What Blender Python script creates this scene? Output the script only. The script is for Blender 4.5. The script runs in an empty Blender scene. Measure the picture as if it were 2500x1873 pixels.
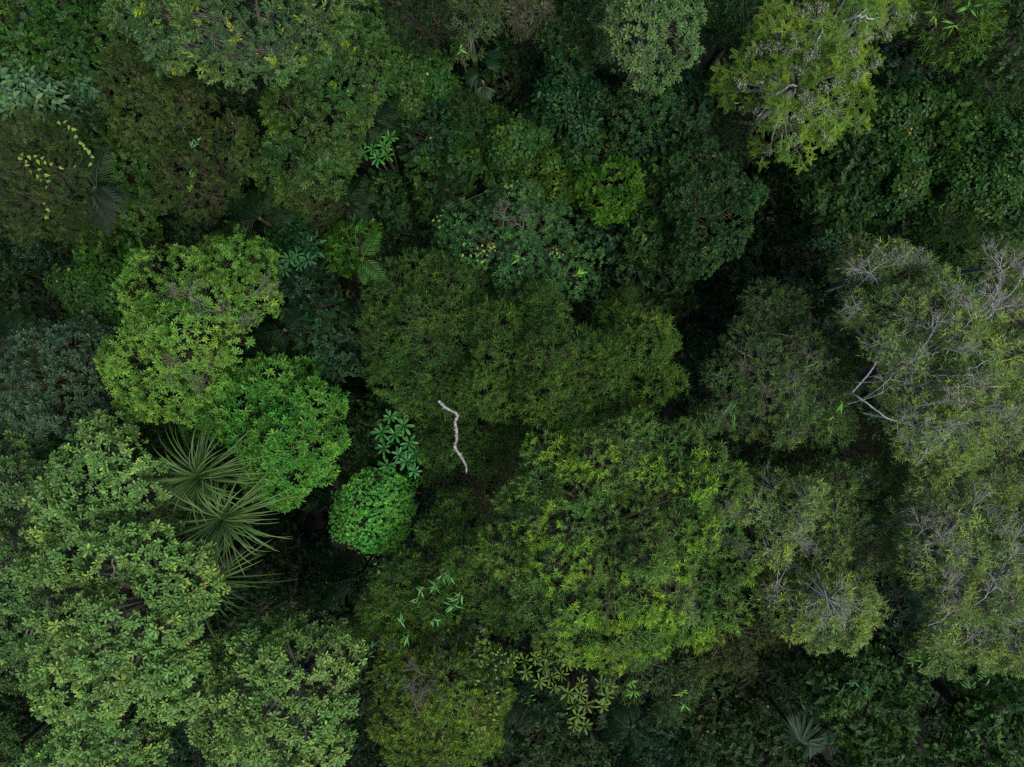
import bpy, math, random
import numpy as np
from mathutils import Vector, Matrix, Quaternion

rng = np.random.default_rng(11)
random.seed(11)
scn = bpy.context.scene
col = scn.collection
R = math.radians

# ---------------------------------------------------------------- camera, light, exposure
CZ, LENS = 28.67, 24.0
cam_d = bpy.data.cameras.new('camera')
cam_d.lens = LENS
cam_d.sensor_width = 36.0
cam_d.clip_start = 0.1
cam_d.clip_end = 2000.0
cam = bpy.data.objects.new('camera', cam_d)
cam.location = (0, 0, CZ)
cam.rotation_euler = (0, 0, 0)
col.objects.link(cam)
scn.camera = cam

SUN_EL, SUN_AZ = 60.0, -50.0            # elevation, direction the light comes from (deg from +X, ccw)
w = bpy.data.worlds.new('World')
scn.world = w
w.use_nodes = True
nt = w.node_tree
nt.nodes.clear()
sky = nt.nodes.new('ShaderNodeTexSky')
sky.sky_type = 'NISHITA'
sky.sun_disc = False
sky.sun_elevation = R(SUN_EL)
sky.sun_rotation = R(90 - SUN_AZ)
sky.air_density = 1.0
sky.dust_density = 1.5
sky.ozone_density = 1.0
bg = nt.nodes.new('ShaderNodeBackground')
bg.inputs['Strength'].default_value = 0.036
wo = nt.nodes.new('ShaderNodeOutputWorld')
nt.links.new(sky.outputs[0], bg.inputs[0])
nt.links.new(bg.outputs[0], wo.inputs[0])

sl = bpy.data.lights.new('sun', 'SUN')
sl.energy = 1.5
sl.angle = R(38)
sl.color = (1.0, 0.97, 0.90)
so = bpy.data.objects.new('sun', sl)
sd = Vector((math.cos(R(SUN_AZ)) * math.cos(R(SUN_EL)), math.sin(R(SUN_AZ)) * math.cos(R(SUN_EL)), math.sin(R(SUN_EL))))
so.rotation_euler = sd.to_track_quat('Z', 'Y').to_euler()
so.location = sd * 60
col.objects.link(so)

vs = scn.view_settings
scn.display_settings.display_device = 'sRGB'
vs.view_transform = 'Standard'
vs.look = 'None'
vs.gamma = 1.0
vs.use_curve_mapping = False
vs.exposure = 2.0
cy = scn.cycles
cy.max_bounces = 6
cy.use_denoising = False
cy.filter_width = 1.4
cy.diffuse_bounces = 3
cy.glossy_bounces = 2
cy.transmission_bounces = 3
cy.transparent_max_bounces = 4
cy.caustics_reflective = False
cy.caustics_refractive = False

# ---------------------------------------------------------------- helpers
OFF = {1: (0, 0), 2: (830, 0), 3: (1650, 0), 4: (0, 620), 5: (830, 620), 6: (1650, 620), 7: (0, 1233), 8: (830, 1233), 9: (1650, 1233)}
ZS = 850.0 / 2201.0

def at(px, py, z):
    k = (CZ - z) * 36.0 / LENS / 2500.0
    return np.array([(px - 1250.0) * k, -(py - 936.5) * k, z])

def zat(r, x, y, z):
    return at(OFF[r][0] + x * ZS, OFF[r][1] + y * ZS, z)

def parse(s):
    out, r = [], 1
    for tok in s.split():
        if ':' in tok:
            a, tok = tok.split(':')
            r = int(a)
        v = [float(q) for q in tok.split(',')]
        out.append([OFF[r][0] + v[0] * ZS, OFF[r][1] + v[1] * ZS] + [q * ZS for q in v[2:]])
    return out

_k = rng.normal(size=(14, 3))
_ph = rng.uniform(0, 6.28, 14)

def wob(p, f, o=0):                      # smooth pseudo noise in about -1..1
    s = np.zeros(p.shape[0])
    for i in range(7):
        s += np.sin(p @ (_k[(i + o) % 14] * f) + _ph[(i * 3 + o) % 14])
    return s / 3.2

def unit(v):
    return v / np.maximum(np.linalg.norm(v, axis=-1, keepdims=True), 1e-9)

class MB:
    """collects vertices, faces and a per vertex tint; build() links ONE mesh object"""
    def __init__(s):
        s.v, s.l, s.t, s.a, s.n = [], [], [], [], 0
    def add(s, v, faces, tint=None):     # faces: int array (F, m)
        v = np.asarray(v, dtype=np.float32).reshape(-1, 3)
        faces = np.asarray(faces, dtype=np.int32)
        s.v.append(v)
        s.l.append((faces + s.n).ravel())
        s.t.append(np.full(faces.shape[0], faces.shape[1], dtype=np.int32))
        s.a.append(np.full(len(v), 0.45, dtype=np.float32) if tint is None else np.asarray(tint, dtype=np.float32).ravel())
        s.n += len(v)
    def mesh(s, name, mat, smooth=False):
        me = bpy.data.meshes.new(name)
        if s.n == 0:
            return me
        v, l, t, a = np.concatenate(s.v), np.concatenate(s.l), np.concatenate(s.t), np.concatenate(s.a)
        me.vertices.add(len(v))
        me.vertices.foreach_set('co', v.ravel())
        me.loops.add(len(l))
        me.loops.foreach_set('vertex_index', l)
        me.polygons.add(len(t))
        st = np.zeros(len(t), dtype=np.int32)
        st[1:] = np.cumsum(t)[:-1]
        me.polygons.foreach_set('loop_start', st)
        me.polygons.foreach_set('loop_total', t)
        if smooth:
            me.polygons.foreach_set('use_smooth', np.ones(len(t), dtype=bool))
        at_ = me.attributes.new('tint', 'FLOAT', 'POINT')
        at_.data.foreach_set('value', a)
        me.materials.append(mat)
        me.update(calc_edges=True)
        return me
    def build(s, name, mat, parent=None, smooth=False, kind=None):
        o = bpy.data.objects.new(name, s.mesh(name, mat, smooth))
        col.objects.link(o)
        if parent is not None:
            o.parent = parent
            o.matrix_parent_inverse = Matrix.Translation(-Vector(parent.location))
        if kind:
            o['kind'] = kind
        return o

def tube(mb, pts, rad, sides=6, jitter=0.0, tint=0.45):
    pts = np.asarray(pts, dtype=float)
    n = len(pts)
    tg = unit(np.gradient(pts, axis=0))
    ref = np.array([0.31, 0.87, 0.38])
    u = unit(np.cross(tg, ref))
    v = np.cross(tg, u)
    ang = np.linspace(0, 2 * math.pi, sides, endpoint=False)
    rr = np.asarray(rad, dtype=float)[:, None] * (1 + jitter * rng.uniform(-1, 1, (n, sides)))
    ring = pts[:, None, :] + rr[..., None] * (np.cos(ang)[None, :, None] * u[:, None, :] + np.sin(ang)[None, :, None] * v[:, None, :])
    f = []
    for i in range(n - 1):
        for j in range(sides):
            k = (j + 1) % sides
            f.append((i * sides + j, i * sides + k, (i + 1) * sides + k, (i + 1) * sides + j))
    mb.add(ring, f, np.full(n * sides, tint))
    c = ring[-1].mean(0)
    mb.add(np.vstack([ring[-1], c[None]]), [(j, (j + 1) % sides, sides) for j in range(sides)], np.full(sides + 1, tint))

def smooth_path(ctrl, n=12, wig=0.0):
    c = np.asarray(ctrl, dtype=float)
    m = len(c)
    cc = np.vstack([2 * c[0] - c[1], c, 2 * c[-1] - c[-2]])
    out = []
    for i in range(m - 1):
        p0, p1, p2, p3 = cc[i:i + 4]
        for t in np.linspace(0, 1, max(2, n // (m - 1)), endpoint=False):
            out.append(0.5 * ((2 * p1) + (-p0 + p2) * t + (2 * p0 - 5 * p1 + 4 * p2 - p3) * t * t + (-p0 + 3 * p1 - 3 * p2 + p3) * t ** 3))
    out.append(c[-1])
    out = np.array(out)
    if wig:
        out[1:-1] += rng.normal(0, wig, out[1:-1].shape)
    return out

def empty(name, loc, label, cat, group=None):
    o = bpy.data.objects.new(name, None)
    o.empty_display_size = 0.3
    o.location = tuple(float(q) for q in loc)
    col.objects.link(o)
    o['label'] = label
    o['category'] = cat
    if group:
        o['group'] = group
    return o

# ---------------------------------------------------------------- materials
def principled(name):
    m = bpy.data.materials.new(name)
    m.use_nodes = True
    t = m.node_tree
    return m, t, t.nodes['Principled BSDF'], t.nodes['Material Output']

def leaf_mat(name, old, mid, young, dead, rough=0.5, trans=0.28, spec=0.5, k=1.0):
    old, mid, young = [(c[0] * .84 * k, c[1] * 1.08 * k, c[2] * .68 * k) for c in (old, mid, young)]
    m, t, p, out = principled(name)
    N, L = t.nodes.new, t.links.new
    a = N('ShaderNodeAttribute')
    a.attribute_name = 'tint'
    r = N('ShaderNodeValToRGB')
    e = r.color_ramp.elements
    e[0].position, e[0].color = 0.0, (*old, 1)
    e[1].position, e[1].color = 1.0, (*dead, 1)
    q = e.new(0.42)
    q.color = (*mid, 1)
    q = e.new(0.86)
    q.color = (*young, 1)
    q = e.new(0.93)
    q.color = (*young, 1)
    L(a.outputs['Fac'], r.inputs[0])
    # blotchy natural variation across the crown and fine mottling on the blade
    g = N('ShaderNodeNewGeometry')
    nz = N('ShaderNodeTexNoise')
    nz.inputs['Scale'].default_value = 0.9
    nz.inputs['Detail'].default_value = 3
    L(g.outputs['Position'], nz.inputs['Vector'])
    hs = N('ShaderNodeHueSaturation')
    mr = N('ShaderNodeMapRange')
    mr.inputs['From Min'].default_value, mr.inputs['From Max'].default_value = 0.3, 0.7
    mr.inputs['To Min'].default_value, mr.inputs['To Max'].default_value = 0.478, 0.514
    L(nz.outputs[0], mr.inputs[0])
    L(mr.outputs[0], hs.inputs['Hue'])
    mv = N('ShaderNodeMapRange')
    mv.inputs['To Min'].default_value, mv.inputs['To Max'].default_value = 0.74, 1.28
    L(g.outputs['Random Per Island'], mv.inputs[0])
    # boughs differ in vigour: slow value drift through the crown
    n2 = N('ShaderNodeTexNoise')
    n2.inputs['Scale'].default_value = 0.55
    n2.inputs['Detail'].default_value = 2
    L(g.outputs['Position'], n2.inputs['Vector'])
    m2 = N('ShaderNodeMapRange')
    m2.inputs['From Min'].default_value, m2.inputs['From Max'].default_value = 0.3, 0.7
    m2.inputs['To Min'].default_value, m2.inputs['To Max'].default_value = 0.8, 1.22
    L(n2.outputs[0], m2.inputs[0])
    mm = N('ShaderNodeMath')
    mm.operation = 'MULTIPLY'
    L(mv.outputs[0], mm.inputs[0])
    L(m2.outputs[0], mm.inputs[1])
    L(mm.outputs[0], hs.inputs['Value'])
    L(r.outputs[0], hs.inputs['Color'])
    # paler, matter underside
    bk = N('ShaderNodeMix')
    bk.data_type = 'RGBA'
    bk.inputs['B'].default_value = (0.11, 0.14, 0.085, 1)
    bf = N('ShaderNodeMath')
    bf.operation = 'MULTIPLY'
    bf.inputs[1].default_value = 0.18
    L(g.outputs['Backfacing'], bf.inputs[0])
    L(bf.outputs[0], bk.inputs['Factor'])
    L(hs.outputs[0], bk.inputs['A'])
    L(bk.outputs['Result'], p.inputs['Base Color'])
    p.inputs['Roughness'].default_value = rough
    p.inputs['Specular IOR Level'].default_value = spec * .28
    tr = N('ShaderNodeBsdfTranslucent')
    th = N('ShaderNodeHueSaturation')
    th.inputs['Hue'].default_value = 0.485
    th.inputs['Saturation'].default_value = 1.15
    th.inputs['Value'].default_value = 1.25
    L(hs.outputs[0], th.inputs['Color'])
    L(th.outputs[0], tr.inputs['Color'])
    mx = N('ShaderNodeMixShader')
    mx.inputs[0].default_value = trans
    L(p.outputs[0], mx.inputs[1])
    L(tr.outputs[0], mx.inputs[2])
    L(mx.outputs[0], out.inputs['Surface'])
    return m

def bark_mat(name, c1, c2, scale=6.0):
    m, t, p, out = principled(name)
    N, L = t.nodes.new, t.links.new
    g = N('ShaderNodeNewGeometry')
    nz = N('ShaderNodeTexNoise')
    nz.inputs['Scale'].default_value = scale
    nz.inputs['Detail'].default_value = 6
    nz.inputs['Roughness'].default_value = 0.7
    L(g.outputs['Position'], nz.inputs['Vector'])
    r = N('ShaderNodeValToRGB')
    r.color_ramp.elements[0].position, r.color_ramp.elements[0].color = 0.36, (*c1, 1)
    r.color_ramp.elements[1].position, r.color_ramp.elements[1].color = 0.62, (*c2, 1)
    L(nz.outputs[0], r.inputs[0])
    L(r.outputs[0], p.inputs['Base Color'])
    p.inputs['Roughness'].default_value = 0.85
    p.inputs['Specular IOR Level'].default_value = 0.2
    b = N('ShaderNodeBump')
    b.inputs['Strength'].default_value = 0.5
    b.inputs['Distance'].default_value = 0.02
    L(nz.outputs[0], b.inputs['Height'])
    L(b.outputs[0], p.inputs['Normal'])
    return m

BARK = {
    'brown': bark_mat('brown_bark', (0.026, 0.024, 0.014), (0.066, 0.060, 0.038)),
    'grey': bark_mat('grey_bark', (0.052, 0.050, 0.040), (0.125, 0.120, 0.098)),
    'pale': bark_mat('pale_bark', (0.085, 0.084, 0.08), (0.24, 0.238, 0.23), 9.0),
    'white': bark_mat('bleached_wood', (0.055, 0.053, 0.05), (0.23, 0.228, 0.225), 16.0),
}

# ---------------------------------------------------------------- leaf and spray shapes
PROF = {   # half outlines (x as share of the width, y along the leaf); base and tip are added
    'lance': [(0.5, 0.45)],
    'leaflet': [(0.56, 0.42)],
    'ovate_lite': [(0.46, 0.26), (0.42, 0.64)],
    'oblong_lite': [(0.44, 0.30), (0.44, 0.70)],
    'heart_lite': [(0.46, -0.06), (0.50, 0.40)],
    'ovate': [(0.42, 0.18), (0.5, 0.42), (0.3, 0.76)],
    'oblong': [(0.36, 0.2), (0.5, 0.5), (0.38, 0.8)],
    'obov': [(0.2, 0.2), (0.47, 0.6), (0.38, 0.88)],
    'heart': [(0.3, -0.12), (0.52, 0.12), (0.42, 0.5), (0.18, 0.82)],
}

def leaf_geo(prof, ln, wd, fold=0.25, droop=0.15):
    h = PROF[prof]
    m = len(h)
    y = np.array([0.0] + [q[1] for q in h] + [1.0] + [q[1] for q in h])
    x = np.array([0.0] + [-q[0] for q in h] + [0.0] + [q[0] for q in h])
    v = np.zeros((2 * m + 2, 3))
    v[:, 0] = x * wd
    v[:, 1] = y * ln
    v[:, 2] = fold * np.abs(v[:, 0]) - droop * ln * y * y
    f = [tuple(list(range(m + 1, -1, -1))), tuple([0, 2 * m + 1] + list(range(2 * m, m, -1)))]
    # left half listed tip..base, right half base..tip: both face +z
    f = [(0,) + tuple(range(m + 1, 0, -1)), (0,) + tuple(range(2 * m + 1, m, -1))]
    f[1] = (0,) + tuple(range(m + 2, 2 * m + 2))[::1] + (m + 1,)
    return v, np.array(f)

def frame_dir(d, up):                    # columns: side, along d, normal
    d = unit(np.asarray(d, float))
    s = unit(np.cross(d, up))
    n = np.cross(s, d)
    return np.stack([s, d, n], axis=1)

def spray(sp, rs):
    """one spray: leaf frames relative to a +Z axis. returns verts, faces, leaf index per vert"""
    lv, lf = leaf_geo(sp['prof'], sp['len'], sp['wid'], sp.get('fold', 0.25), sp.get('droop', 0.15))
    n = sp['n']
    V, F, I = [], [], []
    kind = sp['spray']
    ln = sp['len']
    fr = []
    if kind == 'rosette':
        for i in range(n):
            az = i * 2.399 + rs.uniform(-.25, .25)
            el = R(8 + 52 * (i / n) ** 1.1 + rs.uniform(-9, 9))
            d = np.array([math.cos(az) * math.cos(el), math.sin(az) * math.cos(el), math.sin(el)])
            fr.append((np.array([0, 0, 0.02 * i * ln]) + d * 0.06 * ln, d, np.array([0, 0, 1.0]), rs.uniform(.8, 1.1) * (1 - .25 * (i / n) ** 2)))
    elif kind == 'tuft':
        for i in range(n):
            az = i * 2.399 + rs.uniform(-.4, .4)
            el = R(rs.uniform(12, 78))
            d = np.array([math.cos(az) * math.cos(el), math.sin(az) * math.cos(el), math.sin(el)])
            fr.append((np.array([rs.uniform(-.15, .15), rs.uniform(-.15, .15), rs.uniform(-.7, .25)]) * ln, d, np.array([0.02, 0, 1.0]), rs.uniform(.7, 1.15)))
    elif kind == 'twig':
        t = unit(np.array([0.82, 0.0, 0.57]))
        nn = unit(np.array([-0.57, 0, 0.82]))
        L_ = sp.get('twig', 2.2) * ln
        for i in range(n):
            s = -1 if i % 2 else 1
            q = (i + .5) / n
            d = t * (0.35 + 0.6 * q) + np.array([0, s, 0]) * (1.0 - .75 * q) + rs.normal(0, .16, 3)
            fr.append((t * (q - .55) * L_ + rs.normal(0, .03, 3) * ln, d, nn + rs.normal(0, .22, 3), rs.uniform(.75, 1.12)))
    elif kind == 'flat':
        for i in range(n):
            az = i * 2.399 + rs.uniform(-.6, .6)
            rr = sp.get('spread', 1.3) * ln * math.sqrt((i + .5) / n)
            d = np.array([math.cos(az), math.sin(az), rs.uniform(-.45, .1)])
            fr.append((np.array([math.cos(az) * rr, math.sin(az) * rr, rs.uniform(-.5, .3) * ln]), d, np.array([rs.uniform(-.35, .35), rs.uniform(-.35, .35), 1.0]), rs.uniform(.65, 1.15)))
    elif kind == 'pinnate':
        m = 5
        for j in range(m):
            az = j * 6.283 / m + rs.uniform(-.3, .3)
            el = R(rs.uniform(5, 45))
            d = np.array([math.cos(az) * math.cos(el), math.sin(az) * math.cos(el), math.sin(el)])
            sdv = unit(np.cross(d, [0, 0, 1.0]))
            nn = np.cross(sdv, d)
            k = n // m
            for i in range(k):
                s = -1 if i % 2 else 1
                q = (i // 2 + 1) / (k / 2)
                pos = d * q * ln * 3.4 - np.array([0, 0, .55]) * ln * q * q
                fr.append((pos, sdv * s + d * .55, nn + rs.normal(0, .12, 3), (1.05 - .45 * q) * rs.uniform(.9, 1.1)))
    nv = len(lv)
    for i, (p, d, up, sc) in enumerate(fr):
        M = frame_dir(d, up)
        V.append((lv * sc) @ M.T + p)
        F.append(lf + i * nv)
        I.append(np.full(nv, i))
    return np.concatenate(V), np.concatenate(F), np.concatenate(I)

SP = {}
# lower-storey plants have dark leaves, darkened further: gap shade put into their colour
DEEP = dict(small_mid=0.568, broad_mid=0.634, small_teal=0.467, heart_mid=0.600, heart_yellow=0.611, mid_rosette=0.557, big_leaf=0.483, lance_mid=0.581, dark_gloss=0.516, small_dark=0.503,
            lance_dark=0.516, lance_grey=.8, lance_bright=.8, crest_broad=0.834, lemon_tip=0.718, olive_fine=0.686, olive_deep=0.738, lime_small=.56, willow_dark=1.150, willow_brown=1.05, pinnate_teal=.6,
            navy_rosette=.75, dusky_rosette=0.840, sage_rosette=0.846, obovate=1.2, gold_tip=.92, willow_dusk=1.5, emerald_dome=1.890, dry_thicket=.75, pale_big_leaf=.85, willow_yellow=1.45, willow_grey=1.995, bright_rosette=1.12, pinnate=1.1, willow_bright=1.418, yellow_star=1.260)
def species(key, prof, ln, wd, spr, n, dens, old, mid, young, dead=(0.30, 0.16, 0.03), yf=0.1, rough=0.5, trans=0.28, spec=0.5, bark='brown', rb=(0.16, 2.6), twigs=12, up=0.45, **k):
    f_ = .80 if spr == 'tuft' else (.77 if spr == 'rosette' else .86)
    ln, wd, dens = ln * f_, wd * f_, dens / f_ ** 2
    SP[key] = dict(key=key, prof=prof, len=ln, wid=wd, spray=spr, n=n, dens=dens, yf=yf, bark=bark, rb=rb, twigs=twigs, up=up, **k)
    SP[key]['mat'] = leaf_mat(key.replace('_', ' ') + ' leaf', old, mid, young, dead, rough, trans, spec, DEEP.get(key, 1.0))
    SP[key]['protos'] = [spray(SP[key], np.random.default_rng(len(key) * 31 + i)) for i in range(7)]

# key, outline, length, width, spray, leaves, sprays per m2, old / mid / young leaf colour
species('obovate', 'obov', .19, .078, 'rosette', 9, 21, (.029, .060, .025), (.075, .122, .047), (.148, .185, .052), (.36, .14, .02), .08, .42, .22, up=.45, rb=(.36, 3.2), bark='grey', parts=260, fold=.35)
species('obovate_dark', 'obov', .18, .072, 'rosette', 9, 21, (.022, .045, .024), (.050, .085, .040), (.10, .14, .045), (.30, .14, .02), .05, .45, .22, up=.45, rb=(.32, 3.2), bark='grey', parts=140, fold=.35)
species('bright_rosette', 'oblong_lite', .21, .062, 'rosette', 10, 25, (.016, .060, .012), (.042, .122, .024), (.085, .17, .03), (.20, .16, .02), .12, .38, .25, up=.5, rb=(.10, 3), twigs=5, parts=280, fold=.4)
species('yellow_star', 'oblong_lite', .155, .046, 'rosette', 9, 30, (.030, .055, .012), (.070, .128, .028), (.112, .175, .030), (.26, .14, .03), .16, .5, .28, up=.4, rb=(.22, 2.8), bark='brown', twigs=14, parts=220)
species('dusky_rosette', 'obov', .17, .062, 'rosette', 9, 24, (.018, .034, .030), (.034, .058, .046), (.070, .105, .060), (.10, .10, .04), .05, .42, .2, up=.5, rb=(.10, 2.6), parts=180)
species('sage_rosette', 'obov', .17, .06, 'rosette', 9, 24, (.030, .060, .030), (.070, .110, .052), (.12, .15, .055), (.2, .15, .05), .08, .5, .25, up=.55, rb=(.14, 2.6), bark='grey', parts=180)
species('mid_rosette', 'oblong_lite', .17, .055, 'rosette', 9, 22, (.012, .040, .016), (.026, .072, .024), (.06, .12, .03), (.2, .15, .03), .06, .45, .25, up=.5, rb=(.14, 2.6))
species('navy_rosette', 'leaflet', .16, .045, 'rosette', 10, 26, (.010, .020, .024), (.018, .034, .036), (.03, .055, .05), (.1, .08, .04), .04, .42, .18, up=.5, rb=(.12, 2.6))
species('willow_dark', 'lance', 0.166, 0.0228, 'tuft', 13, 52, (.016, .036, .014), (.032, .064, .018), (.070, .108, .016), (.16, .11, .03), .12, .55, .3, up=.25, rb=(.20, 2.6), twigs=10)
species('willow_bright', 'lance', 0.177, 0.0262, 'tuft', 13, 46, (.026, .050, .024), (.066, .106, .036), (.120, .188, .024), (.20, .14, .03), .25, .5, .32, up=.25, rb=(.20, 2.6), twigs=12, bark='brown', tufty=1)
species('willow_yellow', 'lance', 0.166, 0.0251, 'tuft', 13, 48, (.028, .046, .016), (.060, .088, .022), (.112, .150, .020), (.20, .13, .03), .24, .55, .32, up=.25, rb=(.20, 2.6), twigs=22, bark='grey')
species('willow_grey', 'lance', 0.177, 0.0262, 'tuft', 13, 44, (.042, .056, .030), (.080, .099, .047), (.125, .140, .026), (.22, .15, .05), .10, .6, .3, up=.2, rb=(.20, 2.6), twigs=70, bark='pale')
species('willow_dusk', 'lance', 0.166, 0.0239, 'tuft', 13, 48, (.022, .036, .022), (.042, .064, .032), (.085, .110, .026), (.18, .12, .04), .08, .6, .3, up=.2, rb=(.20, 2.6), twigs=36, bark='grey')
species('willow_brown', 'lance', .14, .020, 'tuft', 14, 40, (.022, .028, .014), (.040, .046, .020), (.07, .085, .02), (.14, .09, .04), .08, .6, .28, up=.2, rb=(.25, 2.0), twigs=40)
species('olive_fine', 'leaflet', .11, .030, 'twig', 12, 46, (.022, .036, .014), (.046, .070, .022), (.088, .110, .024), (.18, .11, .04), .15, .55, .3, up=.3, rb=(.30, 2.6), twigs=30)
species('olive_deep', 'lance', .10, .020, 'twig', 14, 66, (.017, .030, .012), (.039, .060, .018), (.076, .098, .018), (.16, .11, .03), .12, .55, .3, up=.3, rb=(.26, 2.6), twigs=20)
species('gold_tip', 'ovate_lite', .135, .050, 'twig', 11, 34, (.020, .045, .024), (.044, .080, .040), (.20, .23, .020), (.3, .25, .02), .05, .42, .25, up=.4, rb=(.16, 2.6), bark='grey', tufty=2)
species('lemon_tip', 'oblong_lite', .15, .044, 'twig', 11, 32, (.018, .046, .018), (.040, .084, .026), (.12, .165, .020), (.25, .2, .02), .16, .45, .28, up=.4, rb=(.20, 2.4), tufty=2)
species('broad_mid', 'ovate_lite', .14, .062, 'twig', 11, 30, (.014, .042, .014), (.032, .084, .022), (.075, .135, .022), (.22, .17, .03), .10, .42, .26, up=.4, rb=(.20, 2.4))
species('small_mid', 'leaflet', .112, .056, 'twig', 12, 42, (.012, .036, .014), (.026, .068, .022), (.060, .115, .022), (.22, .18, .03), .09, .45, .26, up=.4, rb=(.22, 2.4))
species('small_dark', 'leaflet', .118, .056, 'twig', 12, 28, (.009, .024, .011), (.018, .044, .018), (.040, .078, .020), (.22, .2, .03), .06, .45, .25, up=.4, rb=(.24, 2.4))
species('small_teal', 'leaflet', .118, .056, 'twig', 11, 36, (.009, .032, .020), (.020, .060, .034), (.045, .10, .042), (.15, .15, .04), .07, .4, .24, up=.4, rb=(.20, 2.4))
species('dark_gloss', 'oblong_lite', .15, .055, 'twig', 10, 28, (.008, .022, .013), (.015, .040, .022), (.032, .07, .026), (.15, .12, .03), .05, .38, .22, up=.4, rb=(.22, 2.4))
species('big_leaf', 'ovate', .24, .11, 'flat', 7, 20, (.010, .040, .018), (.022, .078, .030), (.05, .12, .03), (.2, .16, .03), .06, .4, .25, up=.55, rb=(.14, 2.4))
species('pale_big_leaf', 'ovate', .30, .15, 'flat', 7, 15, (.030, .065, .045), (.065, .120, .082), (.14, .19, .08), (.25, .22, .05), .10, .42, .22, up=.6, rb=(.14, 2.4))
species('heart_mid', 'heart_lite', .115, .105, 'flat', 9, 42, (.012, .042, .012), (.028, .080, .020), (.07, .12, .02), (.2, .15, .03), .08, .45, .26, up=.55, rb=(.24, 2.6))
species('heart_yellow', 'heart_lite', .12, .11, 'flat', 9, 36, (.014, .042, .010), (.040, .088, .016), (.095, .125, .018), (.22, .14, .03), .2, .45, .28, up=.55, rb=(.26, 2.6))
species('lime_small', 'leaflet', .115, .050, 'twig', 11, 42, (.016, .055, .010), (.040, .115, .014), (.090, .175, .016), (.2, .18, .02), .2, .45, .3, up=.4, rb=(.24, 2.4))
species('emerald_dome', 'leaflet', .092, .036, 'rosette', 9, 80, (.014, .060, .018), (.042, .125, .032), (.090, .18, .03), (.2, .18, .02), .14, .42, .25, up=.45, rb=(.12, 2.6))
species('crest_broad', 'oblong_lite', .13, .042, 'rosette', 9, 34, (.012, .042, .018), (.030, .082, .036), (.070, .135, .036), (.2, .16, .05), .06, .42, .25, up=.5, rb=(.16, 2.4), bark='brown', twigs=8)
species('lance_mid', 'lance', .24, .032, 'tuft', 10, 34, (.012, .036, .012), (.026, .070, .018), (.06, .11, .022), (.2, .15, .04), .08, .5, .28, up=.3, rb=(.22, 2.4))
species('lance_dark', 'lance', .26, .034, 'tuft', 10, 22, (.010, .024, .014), (.020, .044, .022), (.045, .075, .022), (.14, .1, .05), .05, .5, .26, up=.3, rb=(.22, 2.4))
species('lance_bright', 'lance', .28, .040, 'tuft', 10, 20, (.020, .050, .014), (.055, .115, .020), (.11, .175, .022), (.25, .18, .08), .16, .5, .3, up=.3, rb=(.24, 2.4), twigs=24)
species('lance_grey', 'lance', .22, .034, 'tuft', 10, 26, (.026, .046, .024), (.058, .088, .040), (.11, .14, .045), (.2, .15, .06), .1, .5, .28, up=.3, rb=(.24, 2.4), bark='grey', twigs=24)
species('dry_thicket', 'lance', .18, .026, 'tuft', 9, 20, (.030, .040, .018), (.060, .070, .032), (.12, .11, .055), (.24, .18, .13), .3, .7, .25, up=.2, rb=(.28, 2.2), bark='grey', twigs=110)
species('pinnate', 'leaflet', .085, .030, 'pinnate', 70, 10, (.030, .060, .014), (.072, .115, .022), (.150, .190, .022), (.30, .22, .03), .2, .48, .3, up=.55, rb=(.22, 2.4), bark='pale', twigs=20)
species('pinnate_teal', 'leaflet', .085, .030, 'pinnate', 70, 9, (.010, .036, .018), (.024, .070, .034), (.05, .1, .04), (.2, .2, .03), .1, .45, .25, up=.55, rb=(.2, 2.4))

# ---------------------------------------------------------------- crowns and trees
def rand_frames(A, spin):
    A = unit(A)
    ref = np.where(np.abs(A[:, 2:3]) > .94, np.array([[1.0, 0, 0]]), np.array([[0, 0, 1.0]]))
    X = unit(np.cross(ref, A))
    Y = np.cross(A, X)
    c, s = np.cos(spin)[:, None], np.sin(spin)[:, None]
    return np.stack([X * c + Y * s, -X * s + Y * c, A], axis=2)

def put_sprays(mb, sp, P, A, S, T):
    n = len(P)
    if n == 0:
        return
    M = rand_frames(A, rng.uniform(0, 6.283, n))
    var = rng.integers(0, len(sp['protos']), n)
    for k, (pv, pf, pi) in enumerate(sp['protos']):
        ix = np.where(var == k)[0]
        if not len(ix):
            continue
        out = np.einsum('nij,vj->nvi', M[ix], pv) * S[ix][:, None, None] + P[ix][:, None, :]
        nl = pi.max() + 1
        lt = T[ix][:, None] + rng.normal(0, .07, (len(ix), nl))
        lt = np.where(lt > .9, .9, lt)
        lt = np.where(rng.random(lt.shape) < .0025, 1.0, lt)
        f = pf[None] + (np.arange(len(ix)) * len(pv))[:, None, None]
        mb.add(out.reshape(-1, 3), f.reshape(-1, pf.shape[1]), np.clip(lt, 0, 1)[:, pi])

PART_MESH = {}
def part_meshes(sp):
    if sp['key'] not in PART_MESH:
        L_ = []
        for tint in (.30, .44, .56, .82):
            for pv, pf, pi in sp['protos'][:4]:
                mb = MB()
                lt = np.clip(tint + rng.normal(0, .07, pi.max() + 1), 0, .9)
                mb.add(pv, pf, lt[pi])
                L_.append(mb.mesh('leaf_rosette', sp['mat']))
        PART_MESH[sp['key']] = L_
    return PART_MESH[sp['key']]

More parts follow.
